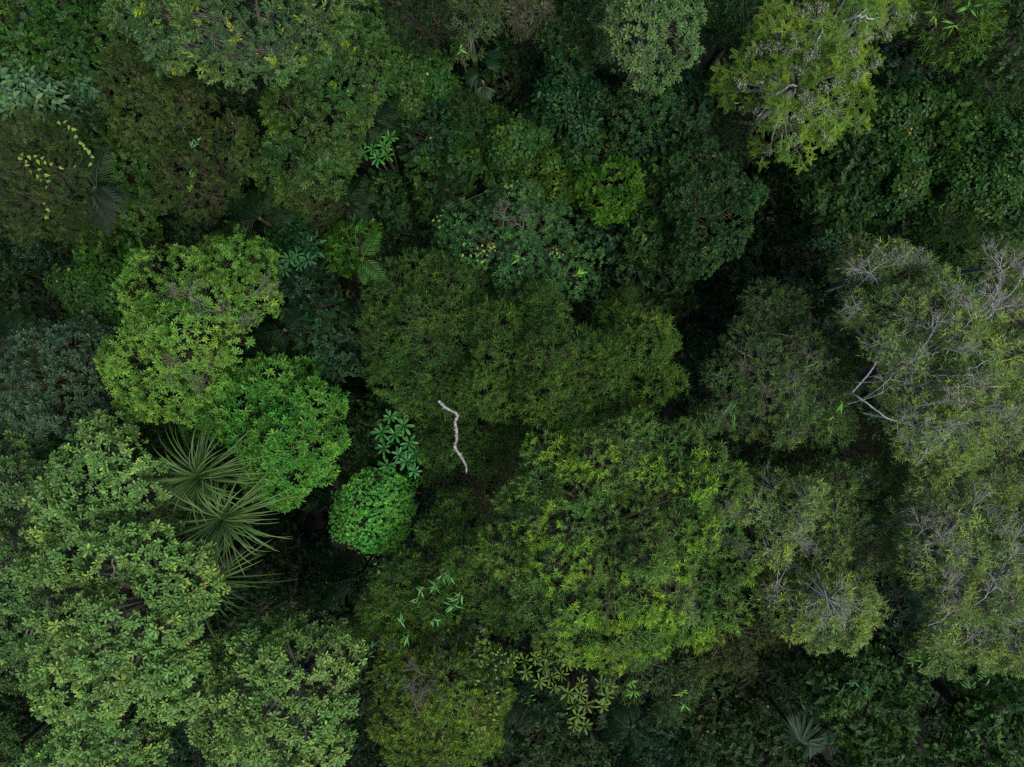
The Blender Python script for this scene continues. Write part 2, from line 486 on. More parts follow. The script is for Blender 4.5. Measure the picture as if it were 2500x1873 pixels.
NTRI = [0]
ALL_LOBES = []
def tree(name, cat, spk, H, spec, label, flat=None, shift=0.0, dens=1.0, size=1.0, group=None, holes=.0, trunk=None):
    sp = SP[spk]
    flat = flat or (.6 if H <= 9.3 else (.74 if sp['spray'] == 'tuft' else .92))
    L0 = np.array(parse(spec))
    wgt = L0[:, 2] ** 2
    ctr = (L0[:, :2] * wgt[:, None]).sum(0) / wgt.sum()
    dist = np.linalg.norm(L0[:, :2] - ctr, axis=1)
    Rm = max((dist + L0[:, 2]).max(), 1)
    kk = (CZ - H) * 36 / LENS / 2500
    C, Rr = [], []
    tuft_ = sp['spray'] == 'tuft' and H > 8.5
    zsq = 1.12 if tuft_ else .85
    extra = []
    for px, py, pr in L0:      # smaller side shoots break the outline up and close the gaps between bushes
        for _ in range(2 if H < 9.3 else (1 if sp['spray'] != 'tuft' or rng.random() < .35 else 0)):
            a_ = rng.uniform(0, 6.283)
            e_ = rng.uniform(.75, 1.05)
            extra.append((px + math.cos(a_) * pr * e_, py + math.sin(a_) * pr * e_, pr * rng.uniform(.4, .62)))
    low = np.array([0.0] * len(L0) + [rng.uniform(.15, .8) for _ in extra])
    L0 = np.vstack([L0, np.array(extra).reshape(-1, 3)])
    dist = np.linalg.norm(L0[:, :2] - ctr, axis=1)
    for (px, py, pr), d, lo in zip(L0, dist, low):
        top = H - flat * Rm * kk * (d / Rm) ** 2 + rng.uniform(-.65, .2) - lo
        r = pr * (CZ - top + .5) * 36 / LENS / 2500 * (.96 if tuft_ else 1.02)
        c = at(px, py, top - r * (1.0 if tuft_ else .8))
        C.append(c)
        Rr.append(r)
    C, Rr = np.array(C), np.array(Rr)
    ALL_LOBES.append((C, Rr))
    base = at(*(trunk or ctr), H * .75)
    if trunk is None:
        base = .5 * at(ctr[0], ctr[1], H - 1.2) + .5 * at(ctr[0], ctr[1], H * .45)
    bx, by = base[0], base[1]
    root = empty(name, (bx, by, 0), label, cat, group)
    # leaves
    PO, AO, SO, TO, OUT = [], [], [], [], []
    for i in range(len(C)):
        for shell, share in ((1.0, 1.0), (.78, .46 if tuft_ else .32), (.48, .06)):
            n = int(sp['dens'] * (.86 if sp['spray'] == 'tuft' else 1) * dens * 4 * math.pi * (Rr[i] * shell) ** 2 * .8 * share / size ** 2) + 2
            nrm = unit(rng.normal(size=(n, 3)))
            keep = nrm[:, 2] > (-.35 if shell == 1 else -.1)
            keep |= (rng.random(n) < .08)
            nrm = nrm[keep]
            q = C[i] + nrm * Rr[i] * shell * np.array([1, 1, zsq])
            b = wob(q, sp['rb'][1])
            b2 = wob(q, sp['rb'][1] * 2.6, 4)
            p = C[i] + nrm * (Rr[i] * shell * (1 + sp['rb'][0] * b * (.75 if shell == 1 else .4)) + .07 * b2 + rng.normal(0, .05, len(nrm)))[:, None] * np.array([1, 1, zsq])
            ok = b2 > -1.15 + holes
            for j in range(len(C)):
                if j != i:
                    ok &= np.linalg.norm((p - C[j]) / Rr[j], axis=1) > (.90 if shell == 1 else .66)
            for j in range(len(C)):      # leaves buried under a higher bough
                ok &= ~((np.linalg.norm(p[:, :2] - C[j][:2], axis=1) < .75 * Rr[j]) & (p[:, 2] < C[j][2] - .3 * Rr[j]) & (rng.random(len(p)) < .9))
            kq = (CZ - p[:, 2]) * 36 / LENS / 2500
            ok &= (np.abs(p[:, 0] / kq) < 1420) & (np.abs(p[:, 1] / kq) < 1110)
            p, nr, b, b2 = p[ok], nrm[ok], b[ok], b2[ok]
            up = sp['up']
            a = unit(nr * (1 - up) + np.array([0, 0, up]) + rng.normal(0, .24, nr.shape))
            t = .40 + shift + .08 * b + .07 * b2 + rng.normal(0, .05, len(p))  # tint rises on bumps: lit tops and dim creases put into the leaf colour
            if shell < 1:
                t -= .06  # inner leaves darker, the shade inside the crown put into their tint
                yng = np.zeros(len(p), bool)
            else:
                pr_ = sp['yf'] * np.ones(len(p))
                tf = sp.get('tufty', 0)
                if tf == 1:      # young shoots crowd on the bumps of the crown
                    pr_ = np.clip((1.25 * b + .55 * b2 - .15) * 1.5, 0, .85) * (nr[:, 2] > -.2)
                elif tf == 2:    # young shoots in separate flushes
                    pr_ = np.clip((wob(p, 5.5, 7) - 1.12 + sp['yf']) * 4, 0, .8)
                yng = rng.random(len(p)) < pr_
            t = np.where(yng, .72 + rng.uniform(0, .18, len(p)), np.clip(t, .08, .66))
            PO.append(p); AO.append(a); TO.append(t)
            SO.append(rng.uniform(.62, 1.2, len(p)) * size * (1 + .14 * wob(p, 1.7, 2)))
            OUT.append(np.full(len(p), shell == 1) & (nr[:, 2] > .25))
    P, A, S, T, O = map(np.concatenate, (PO, AO, SO, TO, OUT))
    take = np.zeros(len(P), bool)
    if sp.get('parts'):
        # the rosettes nearest the top of the crown and inside the picture become parts of their own
        k = (CZ - P[:, 2]) * 36 / LENS / 2500
        inv = (np.abs(P[:, 0] / k) < 1260) & (np.abs(P[:, 1] / k) < 945) & O
        cand = np.where(inv)[0]
        if len(cand):
            best = cand[np.argsort(-(P[cand, 2] + .5 * wob(P[cand], 3.0)))][:sp['parts']]
            take[best] = True
            ms = part_meshes(sp)
            M = rand_frames(A[best], rng.uniform(0, 6.283, len(best)))
            inv_m = Matrix.Translation((-bx, -by, 0))
            for m3, p, s, t in zip(M, P[best], S[best], T[best]):
                q = int(np.argmin(np.abs(np.array((.30, .44, .56, .82)) - t))) * 4 + random.randrange(4)
                o = bpy.data.objects.new('leaf_rosette', ms[q])
                o.matrix_world = Matrix.Translation((p[0] - bx, p[1] - by, p[2])) @ Matrix(m3.tolist()).to_4x4() @ Matrix.Scale(float(s), 4)
                o.parent = root
                col.objects.link(o)
    mb = MB()
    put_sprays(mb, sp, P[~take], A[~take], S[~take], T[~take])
    NTRI[0] += sum(len(x) * (sp['protos'][0][1].shape[1] - 2) for x in mb.t)
    mb.build('crown', sp['mat'], root, kind='stuff')
    # trunk, limbs to every lobe, twigs to the sprays
    bark = BARK[sp['bark']]
    tot = math.sqrt((Rr ** 2).sum())
    tr = float(np.clip(.07 * tot, .05, .24))
    cc_ = at(ctr[0], ctr[1], H - 1.2)
    fork = np.array([cc_[0] + rng.normal(0, .1), cc_[1] + rng.normal(0, .1), max(.8, H - 1.3 - .55 * tot)])
    mb = MB()
    path = smooth_path([(bx, by, -.1), (bx * .55 + fork[0] * .45 + rng.normal(0, .1), by * .55 + fork[1] * .45 + rng.normal(0, .1), fork[2] * .5), fork, fork + np.array([0, 0, .25])], 9)
    tube(mb, path, np.linspace(tr * 1.35, tr * .9, len(path)), 8, .08)
    mb.build('trunk', bark, root, True)
    mb = MB()
    for c, r in zip(C, Rr):
        mid = fork * .45 + c * .55 + np.array([0, 0, -.12 * np.linalg.norm((c - fork)[:2])]) + rng.normal(0, .08, 3)
        pth = smooth_path([fork, mid, c + np.array([0, 0, -.15 * r])], 6)
        tube(mb, pth, np.linspace(tr * .42, max(.014, .028 * r), len(pth)), 4, .06)
    nt_ = sp['twigs']
    dl = np.linalg.norm(P[:, None, :] - C[None], axis=2) / Rr[None] if len(P) * len(C) < 4e6 else None
    own = dl.argmin(1) if dl is not None else rng.integers(0, len(C), len(P))
    ids = []
    for i in range(len(C)):
        w_ = np.where((own == i) & (P[:, 2] > C[i][2] - .3 * Rr[i]))[0]
        if len(w_):
            ids.append(rng.choice(w_, min(len(w_), int(nt_ * .7 * (Rr[i] / .55) ** 2) + 2), replace=False))
    if ids:
        ids = np.concatenate(ids)
        p2 = P[ids]
        c = C[own[ids]]
        p0 = c + (p2 - c) * rng.uniform(.05, .3, (len(ids), 1)) + rng.normal(0, .05, (len(ids), 3))
        p1 = c + (p2 - c) * .62 + rng.normal(0, .05, (len(ids), 3)) - np.array([0, 0, .04])
        d = unit(p2 - p0)
        u = unit(np.cross(d, np.array([.3, .8, .5])))
        v = np.cross(d, u)
        ang = np.array([0, 2.094, 4.189])
        rg = []
        for pp, rad in ((p0, .011), (p1, .007), (p2 + d * .02, .003)):
            rg.append(pp[:, None, :] + rad * (np.cos(ang)[None, :, None] * u[:, None] + np.sin(ang)[None, :, None] * v[:, None]))
        V = np.concatenate(rg, axis=1)
        f = np.array([(a * 3 + j, a * 3 + (j + 1) % 3, a * 3 + 3 + (j + 1) % 3, a * 3 + 3 + j) for a in range(2) for j in range(3)])
        mb.add(V.reshape(-1, 3), (f[None] + (np.arange(len(ids)) * 9)[:, None, None]).reshape(-1, 4))
    mb.build('branches', bark, root, True, 'stuff')
    return root, C, Rr, fork

# ---------------------------------------------------------------- ground
m, t, p, out = principled('leaf_litter')
g = t.nodes.new('ShaderNodeNewGeometry')
n1 = t.nodes.new('ShaderNodeTexNoise')
n1.inputs['Scale'].default_value = 3.0
n1.inputs['Detail'].default_value = 8
vr = t.nodes.new('ShaderNodeTexVoronoi')
vr.inputs['Scale'].default_value = 9.0
t.links.new(g.outputs['Position'], n1.inputs['Vector'])
t.links.new(g.outputs['Position'], vr.inputs['Vector'])
rp = t.nodes.new('ShaderNodeValToRGB')
rp.color_ramp.elements[0].color = (.006, .0055, .004, 1)
rp.color_ramp.elements[1].color = (.026, .022, .015, 1)
mxn = t.nodes.new('ShaderNodeMix')
mxn.data_type = 'RGBA'
mxn.blend_type = 'MULTIPLY'
mxn.inputs['Factor'].default_value = .6
t.links.new(n1.outputs[0], rp.inputs[0])
t.links.new(rp.outputs[0], mxn.inputs['A'])
t.links.new(vr.outputs['Color'], mxn.inputs['B'])
t.links.new(mxn.outputs['Result'], p.inputs['Base Color'])
p.inputs['Roughness'].default_value = .95
NG = 90
gx = np.linspace(-1, 1, NG)
gx = np.sign(gx) * (np.abs(gx) * 26 + np.abs(gx) ** 6 * 400)
X, Y = np.meshgrid(gx, gx)
gp = np.stack([X.ravel(), Y.ravel(), np.zeros(NG * NG)], 1)
gp[:, 2] = -.12 + .15 * wob(gp, .35) * (np.abs(gp[:, :2]).max(1) < 60)
mb = MB()
ii = np.arange(NG * NG).reshape(NG, NG)
mb.add(gp, np.stack([ii[:-1, :-1], ii[:-1, 1:], ii[1:, 1:], ii[1:, :-1]], -1).reshape(-1, 4))
o = mb.build('ground', m, None, True)
o['kind'] = 'structure'

# ---------------------------------------------------------------- undergrowth
def undergrowth():
    sp = SP['small_dark']
    sp2 = SP['dark_gloss']
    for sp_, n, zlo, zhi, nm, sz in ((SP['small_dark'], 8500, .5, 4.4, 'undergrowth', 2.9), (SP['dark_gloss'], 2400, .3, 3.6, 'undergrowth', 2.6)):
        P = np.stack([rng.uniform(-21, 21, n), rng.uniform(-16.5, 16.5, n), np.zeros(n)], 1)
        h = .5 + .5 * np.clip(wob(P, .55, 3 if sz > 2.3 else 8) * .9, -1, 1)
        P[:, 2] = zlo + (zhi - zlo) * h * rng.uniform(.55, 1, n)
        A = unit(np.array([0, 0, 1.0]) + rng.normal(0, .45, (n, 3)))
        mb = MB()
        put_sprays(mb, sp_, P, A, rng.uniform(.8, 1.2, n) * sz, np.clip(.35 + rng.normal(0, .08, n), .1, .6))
        stems = n // 6
        for q in P[:0]:
            pass
        o = mb.build(nm, sp_['mat'], None, kind='stuff')
undergrowth()

def surrounding_forest():
    # the wood goes on beyond the picture
    n = 8000
    P = np.stack([rng.uniform(-40, 40, n), rng.uniform(-36, 36, n), np.zeros(n)], 1)
    P[:, 2] = 6.3 + 2.6 * np.clip(wob(P, .75, 5), -1, 1) - 1.6 * rng.random(n) ** 2
    k = (CZ - P[:, 2]) * 36 / LENS / 2500
    out_ = (np.abs(P[:, 0] / k) > 1400) | (np.abs(P[:, 1] / k) > 1090)
    P = P[out_]
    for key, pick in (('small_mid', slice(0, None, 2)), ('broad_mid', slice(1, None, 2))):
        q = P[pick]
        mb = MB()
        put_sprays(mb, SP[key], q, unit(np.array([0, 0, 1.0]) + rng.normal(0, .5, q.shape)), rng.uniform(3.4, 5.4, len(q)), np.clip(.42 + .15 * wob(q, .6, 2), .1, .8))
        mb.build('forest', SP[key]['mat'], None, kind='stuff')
surrounding_forest()

# ---------------------------------------------------------------- trees and shrubs: (name, category, species, top height, lobes, label, options)
# lobes are x,y,r read off nine enlarged views of the site, 1..9
TREES = [
# --- the centre
('willow_leaved_tree', 'tree', 'willow_dark', 10.6, "5:350,250,190 520,130,150 700,180,160 800,200,150 300,430,170 480,400,200 700,380,190 870,380,120 330,600,150 550,600,180 750,580,150 350,780,160 550,780,170 700,830,170 450,900,120", "dark olive narrow-leaved tree just above the bleached white branch", dict(shift=-.04)),
('willow_leaved_tree', 'tree', 'willow_dark', 11.6, "5:980,480,160 1000,650,180 900,800,160 1000,900,150 1080,400,120 1300,330,150 1350,480,150 1300,650,190 1500,600,170 1650,650,150 1280,850,160 1500,800,180 1650,800,140 1450,980,140 1600,1000,110 1300,980,110", "green narrow-leaved tree with yellowish tips in the middle of the picture", dict(shift=.08)),
('willow_leaved_tree', 'tree', 'willow_dark', 10.4, "5:1750,430,150 1900,500,160 1800,600,140 1950,650,150 1850,750,150 1950,850,130 2090,800,105 1800,950,130 2080,730,70", "olive round crown at the right flank of the central tree", dict(shift=.16)),
('willow_leaved_tree', 'tree', 'willow_dark', 8.9, "5:720,1080,130 850,1150,150 700,1200,130 1080,1080,140 1100,1200,140 580,1080,110 900,1300,110 550,1230,110 620,1330,90", "low dark narrow-leaved crown beneath the bleached white branch", dict(shift=-.05)),
('willow_leaved_tree', 'tree', 'willow_brown', 6.4, "5:900,1440,140 1000,1380,130 800,1400,110 950,1560,110", "dull brown thin crown in the gap left of the big tufted tree", {}),
('tufted_tree', 'tree', 'willow_bright', 13.0, "5:1300,1250,130 1250,1430,150 1100,1560,110 1450,1380,150 1600,1250,150 1750,1180,150 1900,1130,150 2050,1200,130 1700,1400,170 1900,1400,170 2080,1350,130 1500,1550,170 8:1050,280,150 1250,150,180 1450,120,170 1700,100,170 1900,100,150 2080,150,150 1150,480,120 1350,400,170 1550,350,180 1750,330,180 1950,320,160 2120,350,140 1250,600,150 1450,620,170 1680,600,180 1880,560,170 2080,570,150 1350,800,150 1550,800,150 1750,800,160 1950,800,130 1700,920,110 1900,920,110 2150,750,120 1500,900,90 6:50,1200,140 200,1320,150 340,1440,125 100,1480,150 240,1580,130 9:150,150,150 290,250,150 390,400,110 250,500,160 340,650,120 100,650,150 150,790,110", "broadest crown, green with bright yellow-green leaf tufts at lower centre", dict(dens=.95)),
('willow_leaved_tree', 'tree', 'willow_dark', 10.3, "8:420,420,140 330,500,130 650,150,150 780,120,130 750,300,150 650,450,150 600,600,170 350,650,150 250,620,120 900,450,120 900,620,110 430,720,130 1050,700,130 150,750,110 5:720,1600,120", "mid green narrow-leaved crown with mint bamboo shoots poking through it", dict(shift=.07)),
('willow_leaved_tree', 'tree', 'willow_yellow', 11.0, "8:600,900,150 400,950,140 350,1080,150 650,1050,140 850,950,150 1000,980,120 500,1200,200 750,1200,180 950,1180,150 350,1350,170 600,1400,200 850,1350,170 1020,1180,90 400,1550,130 650,1580,150 800,1500,130 550,1680,130", "yellow-olive round tree at the bottom edge with a pale vine over it", {}),
('dense_shrub', 'shrub', 'emerald_dome', 8.6, "5:250,1500,150 130,1550,110 330,1600,110 8:180,130,150 300,130,110 50,110,110 200,210,80", "small dense emerald dome below the big-leaved rosette shrub", {}),
('small_shrub', 'shrub', 'emerald_dome', 6.8, "5:200,1440,90 330,1500,110 420,1450,60 8:380,40,90 280,200,100", "darker emerald skirt shrub behind the small emerald dome", dict(shift=-.3)),
('rosette_shrub', 'shrub', 'navy_rosette', 6.2, "5:600,1490,140 540,1600,120 700,1430,80 8:430,250,110 480,330,80", "blue-black rosette shrub right of the emerald dome", {}),
('small_shrub', 'shrub', 'small_mid', 6.4, "5:150,1080,130 120,1200,150 100,1330,130 0,1050,110 200,980,90", "dark leafy shrub left of the big-leaved rosettes", dict(shift=-.12)),
# --- the left
('star_leaved_tree', 'tree', 'yellow_star', 12.2, "4:950,120,150 1080,80,110 1200,140,150 1400,100,130 1560,60,150 900,260,130 1100,280,150 1300,280,140 1550,250,140 1680,300,100 1000,430,150 1200,470,160 1420,450,130 790,620,120 950,560,150 1150,620,170 1350,620,140 690,660,80 850,780,160 1050,800,180 1250,780,150 1350,850,100 850,930,110 1000,920,120 1180,940,110 1480,560,90", "yellow-green star-leaved tree at left, the brightest olive crown", dict()),
('glossy_tree', 'tree', 'bright_rosette', 10.4, "4:1500,800,120 1700,780,140 1880,800,120 1550,950,150 1750,950,170 1950,950,150 2050,1080,130 1600,1130,150 1800,1150,190 1980,1200,130 1700,1330,150 1880,1350,140 1660,1430,110 1300,1080,120 1400,960,120 1800,1480,120 2080,1180,80", "vivid green glossy rosette tree right above the strap-leaved plants", {}),
('rosette_tree', 'tree', 'dusky_rosette', 10.0, "4:100,680,160 280,620,170 450,600,150 560,520,110 100,850,160 300,820,190 500,780,170 600,900,130 400,950,170 200,1000,130 620,740,90 -100,760,180", "dusky blue-grey rosette tree at the left edge below mid height", {}),
('rosette_tree', 'tree', 'obovate', 12.0, "4:600,1160,100 720,1150,110 600,1280,160 780,1260,120 520,1400,180 700,1400,180 950,1380,110 1000,1480,110 850,1500,150 1100,1580,110 400,1540,150 600,1550,170", "grey-green rosette crown directly left of the strap-leaved plants", dict(shift=-.05)),
('rosette_tree', 'tree', 'obovate_dark', 10.6, "4:60,1150,120 150,1250,140 40,1330,150 100,1480,150 220,1400,90 -80,1250,150 7:60,300,180 60,500,170 100,680,180 80,850,160 60,1020,120 -100,420,180 -80,780,180", "dull grey-green rosette tree along the lower left edge", {}),
('rosette_tree', 'tree', 'obovate', 13.2, "7:330,150,150 450,300,170 600,150,170 700,330,110 650,400,130 950,320,170 1100,400,170 1200,520,140 1000,550,160 830,260,100 1150,680,120 550,680,150 720,700,140 900,760,150 1050,780,150 450,900,160 650,900,170 1150,900,150 350,1020,180 550,1080,190 750,1080,150 1000,1050,160 1150,1100,150 400,1200,140 650,1220,150 1050,1220,120 1220,1230,80 780,130,120 250,420,120 300,700,100", "largest pale green rosette tree filling the lower left", dict(holes=.2)),
('rosette_tree', 'tree', 'obovate', 10.8, "7:560,1420,150 500,1550,150 750,1480,130 900,1530,140 680,1620,150 300,1620,110 420,1720,180 850,1700,160", "grey-green rosette crown cut by the bottom edge left of centre", dict(shift=-.04)),
('rosette_tree', 'tree', 'obovate', 12.6, "7:1350,900,100 1550,880,130 1800,850,130 2000,850,140 2120,950,120 1600,1050,170 1850,1050,180 2050,1130,150 1500,1250,150 1750,1250,180 2000,1320,170 1450,1450,170 1700,1480,190 1950,1520,180 1500,1620,150 1800,1650,170 2090,1500,110 1350,1400,110 2120,1250,80", "dense pale yellow-green rosette dome at the bottom left of centre", dict(shift=.05)),
('rosette_tree', 'tree', 'mid_rosette', 9.0, "7:60,1560,120 -30,1680,150 -60,1450,120", "bright green rosette crown in the bottom left corner", dict(shift=.15)),
('rosette_shrub', 'shrub', 'mid_rosette', 6.6, "4:300,1150,140 330,1260,90 200,1080,110 180,1180,110 420,1120,110", "dark rosette shrub in the gap beneath the dusky blue-grey tree", dict(shift=-.14)),
('leafy_shrub', 'shrub', 'lime_small', 7.2, "4:1000,1120,130 980,1240,110 1080,1050,90 900,1180,90", "dark lime small-leaved shrub behind the top of the strap-leaved plants", dict(shift=-.2)),
('leafy_shrub', 'shrub', 'heart_mid', 8.0, "4:560,230,150 650,350,150 700,450,110 500,170,110 760,300,90", "round-leaved shrub hugging the left side of the yellow-green star-leaved tree", {}),
('leafy_shrub', 'shrub', 'lime_small', 8.2, "1:650,1600,130 800,1560,100 4:700,80,140 850,40,110 620,40,90", "green small-leaved shrub on the upper left shoulder of the star-leaved tree", dict(shift=-.15)),
('leafy_shrub', 'shrub', 'small_dark', 5.2, "4:150,280,130 350,330,130 120,120,120 60,400,110 250,420,120 480,400,100", "dark small-leaved thicket by the fallen log at the left", {}),
('leafy_shrub', 'shrub', 'small_teal', 8.4, "4:1950,200,140 2050,350,140 1900,430,110 2000,510,130 2100,620,120 2180,450,150 1900,90,100 2260,640,110 2050,720,90", "blue-green small-leaved shrub between the star-leaved tree and the central tree", {}),
('feathery_shrub', 'shrub', 'pinnate_teal', 7.4, "4:1750,640,100 1680,590,80 1850,680,80", "feathery teal shrub above the vivid green glossy tree", {}),
('leafy_shrub', 'shrub', 'small_dark', 5.6, "7:1650,450,130 1800,250,120 1900,600,150 1700,650,130 1500,780,120 2050,480,110 1950,330,100 2080,700,110", "almost black shrub in the dark hollow right of the strap-leaved plants", {}),
('leafy_shrub', 'shrub', 'small_teal', 7.2, "7:1120,1320,120 1150,1450,120 1250,1330,80 1300,1000,90", "shaded teal shrub between the two pale rosette trees at the bottom", dict(shift=-.18)),
('leafy_shrub', 'shrub', 'small_dark', 5.0, "7:180,1250,130 250,1400,120 100,1350,110 300,1500,100", "brown-black hollow shrub near the bottom left corner", dict(shift=-.1)),
# --- upper left
('broadleaf_tree', 'tree', 'broad_mid', 8.6, "1:100,80,190 330,120,210 560,100,230 650,270,140 350,320,170 130,300,140 430,290,100 -100,100,200 200,-100,220 550,-100,200", "mid green broadleaf tree in the top left corner", {}),
('small_shrub', 'shrub', 'small_mid', 7.4, "1:80,450,130 60,350,100 220,480,110 -80,450,120", "small-leaved green shrub at the left edge above the pale big leaves", {}),
('big_leaved_shrub', 'shrub', 'pale_big_leaf', 8.8, "1:60,640,150 200,600,130 20,720,120 -80,640,140 120,730,100", "pale blue-green big-leaved shrub at the left edge", dict(shift=.05)),
('big_leaved_shrub', 'shrub', 'pale_big_leaf', 7.8, "1:330,620,120 400,690,120 250,540,90 500,620,100 480,530,70", "dark blue-green big-leaved shrub right of the pale one", dict(shift=-.3)),
('flushing_tree', 'tree', 'gold_tip', 11.6, "1:800,60,120 900,100,150 1050,250,170 1030,360,90 1150,120,210 1150,290,130 1400,120,240 1450,330,150 1700,120,240 1700,330,190 1950,120,230 2000,300,180 1550,400,90 1200,-80,220 1600,-80,240 2000,-80,220 850,-60,140", "dark grey-green tree at the top left with scattered golden young leaves", {}),
('leafy_tree', 'tree', 'lemon_tip', 9.6, "1:2050,450,170 2250,280,190 2400,200,120 2150,650,180 2300,480,180 1850,700,150 1950,850,170 2100,880,180 1800,950,130 1900,1050,150 2050,1080,150 1750,1120,110 1850,1280,130 2280,680,110 2440,320,80 2250,100,150", "tall green column tree with lemon tips right of the golden-tipped tree", {}),
('glossy_shrub', 'shrub', 'dark_gloss', 7.2, "1:1500,510,120 1580,580,100 1400,470,90", "black-green glossy shrub tucked under the golden-tipped tree", {}),
('olive_tree', 'tree', 'olive_fine', 9.2, "1:750,430,110 870,480,140 800,620,150 980,650,170 1000,800,160 1180,650,130 1180,760,140 850,770,120 700,540,90", "brown-olive fine-leaved tree under the golden-tipped tree", {}),
('olive_tree', 'tree', 'olive_fine', 8.8, "1:1350,900,140 1250,1050,160 1400,1050,160 1150,1180,150 1330,1230,140 1500,980,120 1500,820,110 1080,1080,110 1050,1230,100 1240,1330,110", "brown-olive loose tree with a bamboo tuft at its heart", dict(shift=-.08, holes=.15)),
('leafy_shrub', 'shrub', 'lance_mid', 7.2, "1:620,750,110 700,840,100 580,660,80", "narrow-leaved shrub right of the dark blue-green big leaves", {}),
('leafy_shrub', 'shrub', 'broad_mid', 7.8, "1:750,950,110 780,1100,130 900,1000,80 850,1200,130 900,1350,110 720,1200,100 960,1430,90 820,1300,100", "bright green broadleaf strip between the two olive trees", dict(shift=.08)),
('leafy_shrub', 'shrub', 'small_dark', 5.8, "1:1050,950,100 1250,850,90 1000,1280,110 1000,1450,120 1150,1400,110 1250,1480,120 1080,1560,100", "dark undergrowth shrub in front of the loose olive tree", {}),
('olive_tree', 'tree', 'olive_deep', 9.8, "1:50,900,190 250,880,190 430,920,170 150,1100,210 400,1120,190 300,1280,190 80,1280,180 520,1180,130 500,1330,140 -100,1080,200 -80,1250,150", "dense olive tree at the left edge draped with lime heart-leaved vines", {}),
('olive_tree', 'tree', 'olive_deep', 8.2, "1:650,1420,130 600,1500,120 560,1390,100 450,1440,100", "lower grey-olive crown below the vine-draped olive tree", dict(shift=-.1)),
('leafy_shrub', 'shrub', 'dark_gloss', 5.4, "1:100,1480,140 250,1560,130 60,1620,120 400,1560,110", "very dark glossy shrub below the vine-draped olive tree", {}),
('twiggy_shrub', 'shrub', 'willow_brown', 7.2, "1:2000,1230,120 1950,1380,110 2100,1330,100 1880,1440,90", "brownish twiggy bush below the lemon-tipped column tree", {}),
('big_leaved_shrub', 'shrub', 'big_leaf', 7.6, "1:1800,1500,100 1900,1560,110 1850,1640,110 1980,1620,80 4:1870,60,90", "green broad-leaved shrub beside the upper left palm", {}),
('leafy_shrub', 'shrub', 'lime_small', 8.6, "1:1500,1570,120 1600,1620,90 1420,1620,80", "lime green fluffy shrub touching the top of the star-leaved tree", dict(shift=.02)),
('leafy_shrub', 'shrub', 'small_mid', 6.8, "1:2070,1500,110 2150,1420,100 2160,1560,90 2:280,1250,120 330,1360,100 120,1300,90", "dark green shrub between the two small palms at upper left centre", dict(shift=-.1)),
# --- upper middle
('leafy_shrub', 'shrub', 'lance_dark', 8.2, "2:450,120,170 600,60,140 500,240,120 400,40,120 560,-80,150 680,160,90", "black-green lance-leaved thicket at the top left of centre", {}),
('dry_thicket', 'shrub', 'dry_thicket', 8.6, "2:1130,60,160 1000,100,120 1200,80,120 1080,-60,160 1280,40,90", "dry greyish-brown thicket at the top centre edge", {}),
('leafy_shrub', 'shrub', 'lance_grey', 8.4, "2:800,60,110 820,230,110 760,140,80 900,40,90 900,170,100 780,320,70", "yellowish lance-leaved climber shrub left of the dry thicket", {}),
('rosette_tree', 'tree', 'sage_rosette', 11.4, "2:1900,120,210 2050,200,170 1850,300,140 2000,400,140 1950,470,110 2120,300,110 1950,-30,200 2170,100,120", "sage green rosette tree at the top right of centre", {}),
('rosette_tree', 'tree', 'mid_rosette', 8.8, "2:1500,250,140 1420,330,120 1450,430,110 1600,180,120 1700,100,120 1350,250,80 1560,60,120", "dark green rosette tree left of the sage green one", dict(shift=.03)),
('big_leaved_shrub', 'shrub', 'big_leaf', 8.4, "2:1450,560,130 1420,680,120 1550,660,110 1380,600,90 1500,780,100 1600,600,70", "deep green broad-leaved column below the dark rosette tree", dict(shift=-.05)),
('leafy_tree', 'tree', 'mid_rosette', 8.2, "2:1900,700,150 1830,810,110 1950,620,130 2080,650,120 1800,720,90", "dull green rosette crown below the sage green tree", dict(shift=-.04)),
('leafy_shrub', 'shrub', 'small_teal', 8.0, "2:2150,580,130 2200,700,130 2120,480,80 3:100,620,110 60,720,100 2050,800,80", "blue-green shrub right of the dull rosette crown under the sage tree", {}),
('climber_shrub', 'shrub', 'heart_mid', 7.4, "2:430,400,110 550,430,100 420,570,90 650,580,100 430,650,80 500,500,70 380,340,70", "heart-leaved climber mound beside the lemon-tipped column tree", dict(shift=.05)),
('leafy_shrub', 'shrub', 'small_teal', 7.0, "2:600,800,140 500,900,120 560,730,90 680,850,90 450,820,80", "bluish small-leaved shrub right of the little bright rosette plant", {}),
('leafy_shrub', 'shrub', 'lance_mid', 7.2, "2:830,740,120 1000,800,120 900,850,100 780,650,80", "narrow-leaved grassy shrub in the dark upper middle", {}),
('leafy_shrub', 'shrub', 'small_dark', 5.8, "2:1100,350,130 1200,450,120 1080,550,120 1200,600,110 1300,480,90 1000,250,100 1150,230,120 900,560,80 1250,200,90 1050,680,100 1250,700,80", "dark mixed shrub around the fan palms in the upper middle", dict(shift=.05)),
('climber_shrub', 'shrub', 'heart_mid', 7.2, "2:1100,920,140 1300,790,90 1250,890,90 1350,880,80 1050,1000,80", "heart-leaved climber patch above the yellowing one", dict(shift=-.06)),
('leafy_shrub', 'shrub', 'broad_mid', 7.0, "2:730,930,110 740,1060,130 600,1130,120 640,1250,100 850,1000,90 520,1060,90 600,1330,80", "broadleaf shrub with ochre tints in the upper middle", dict(shift=-.08)),
('climber_shrub', 'shrub', 'heart_yellow', 7.4, "2:1030,1050,100 1200,1080,110 1350,1050,110 1400,1150,110 1390,1260,70 1330,1170,80", "yellowing heart-leaved climber mound above the crested central tree", {}),
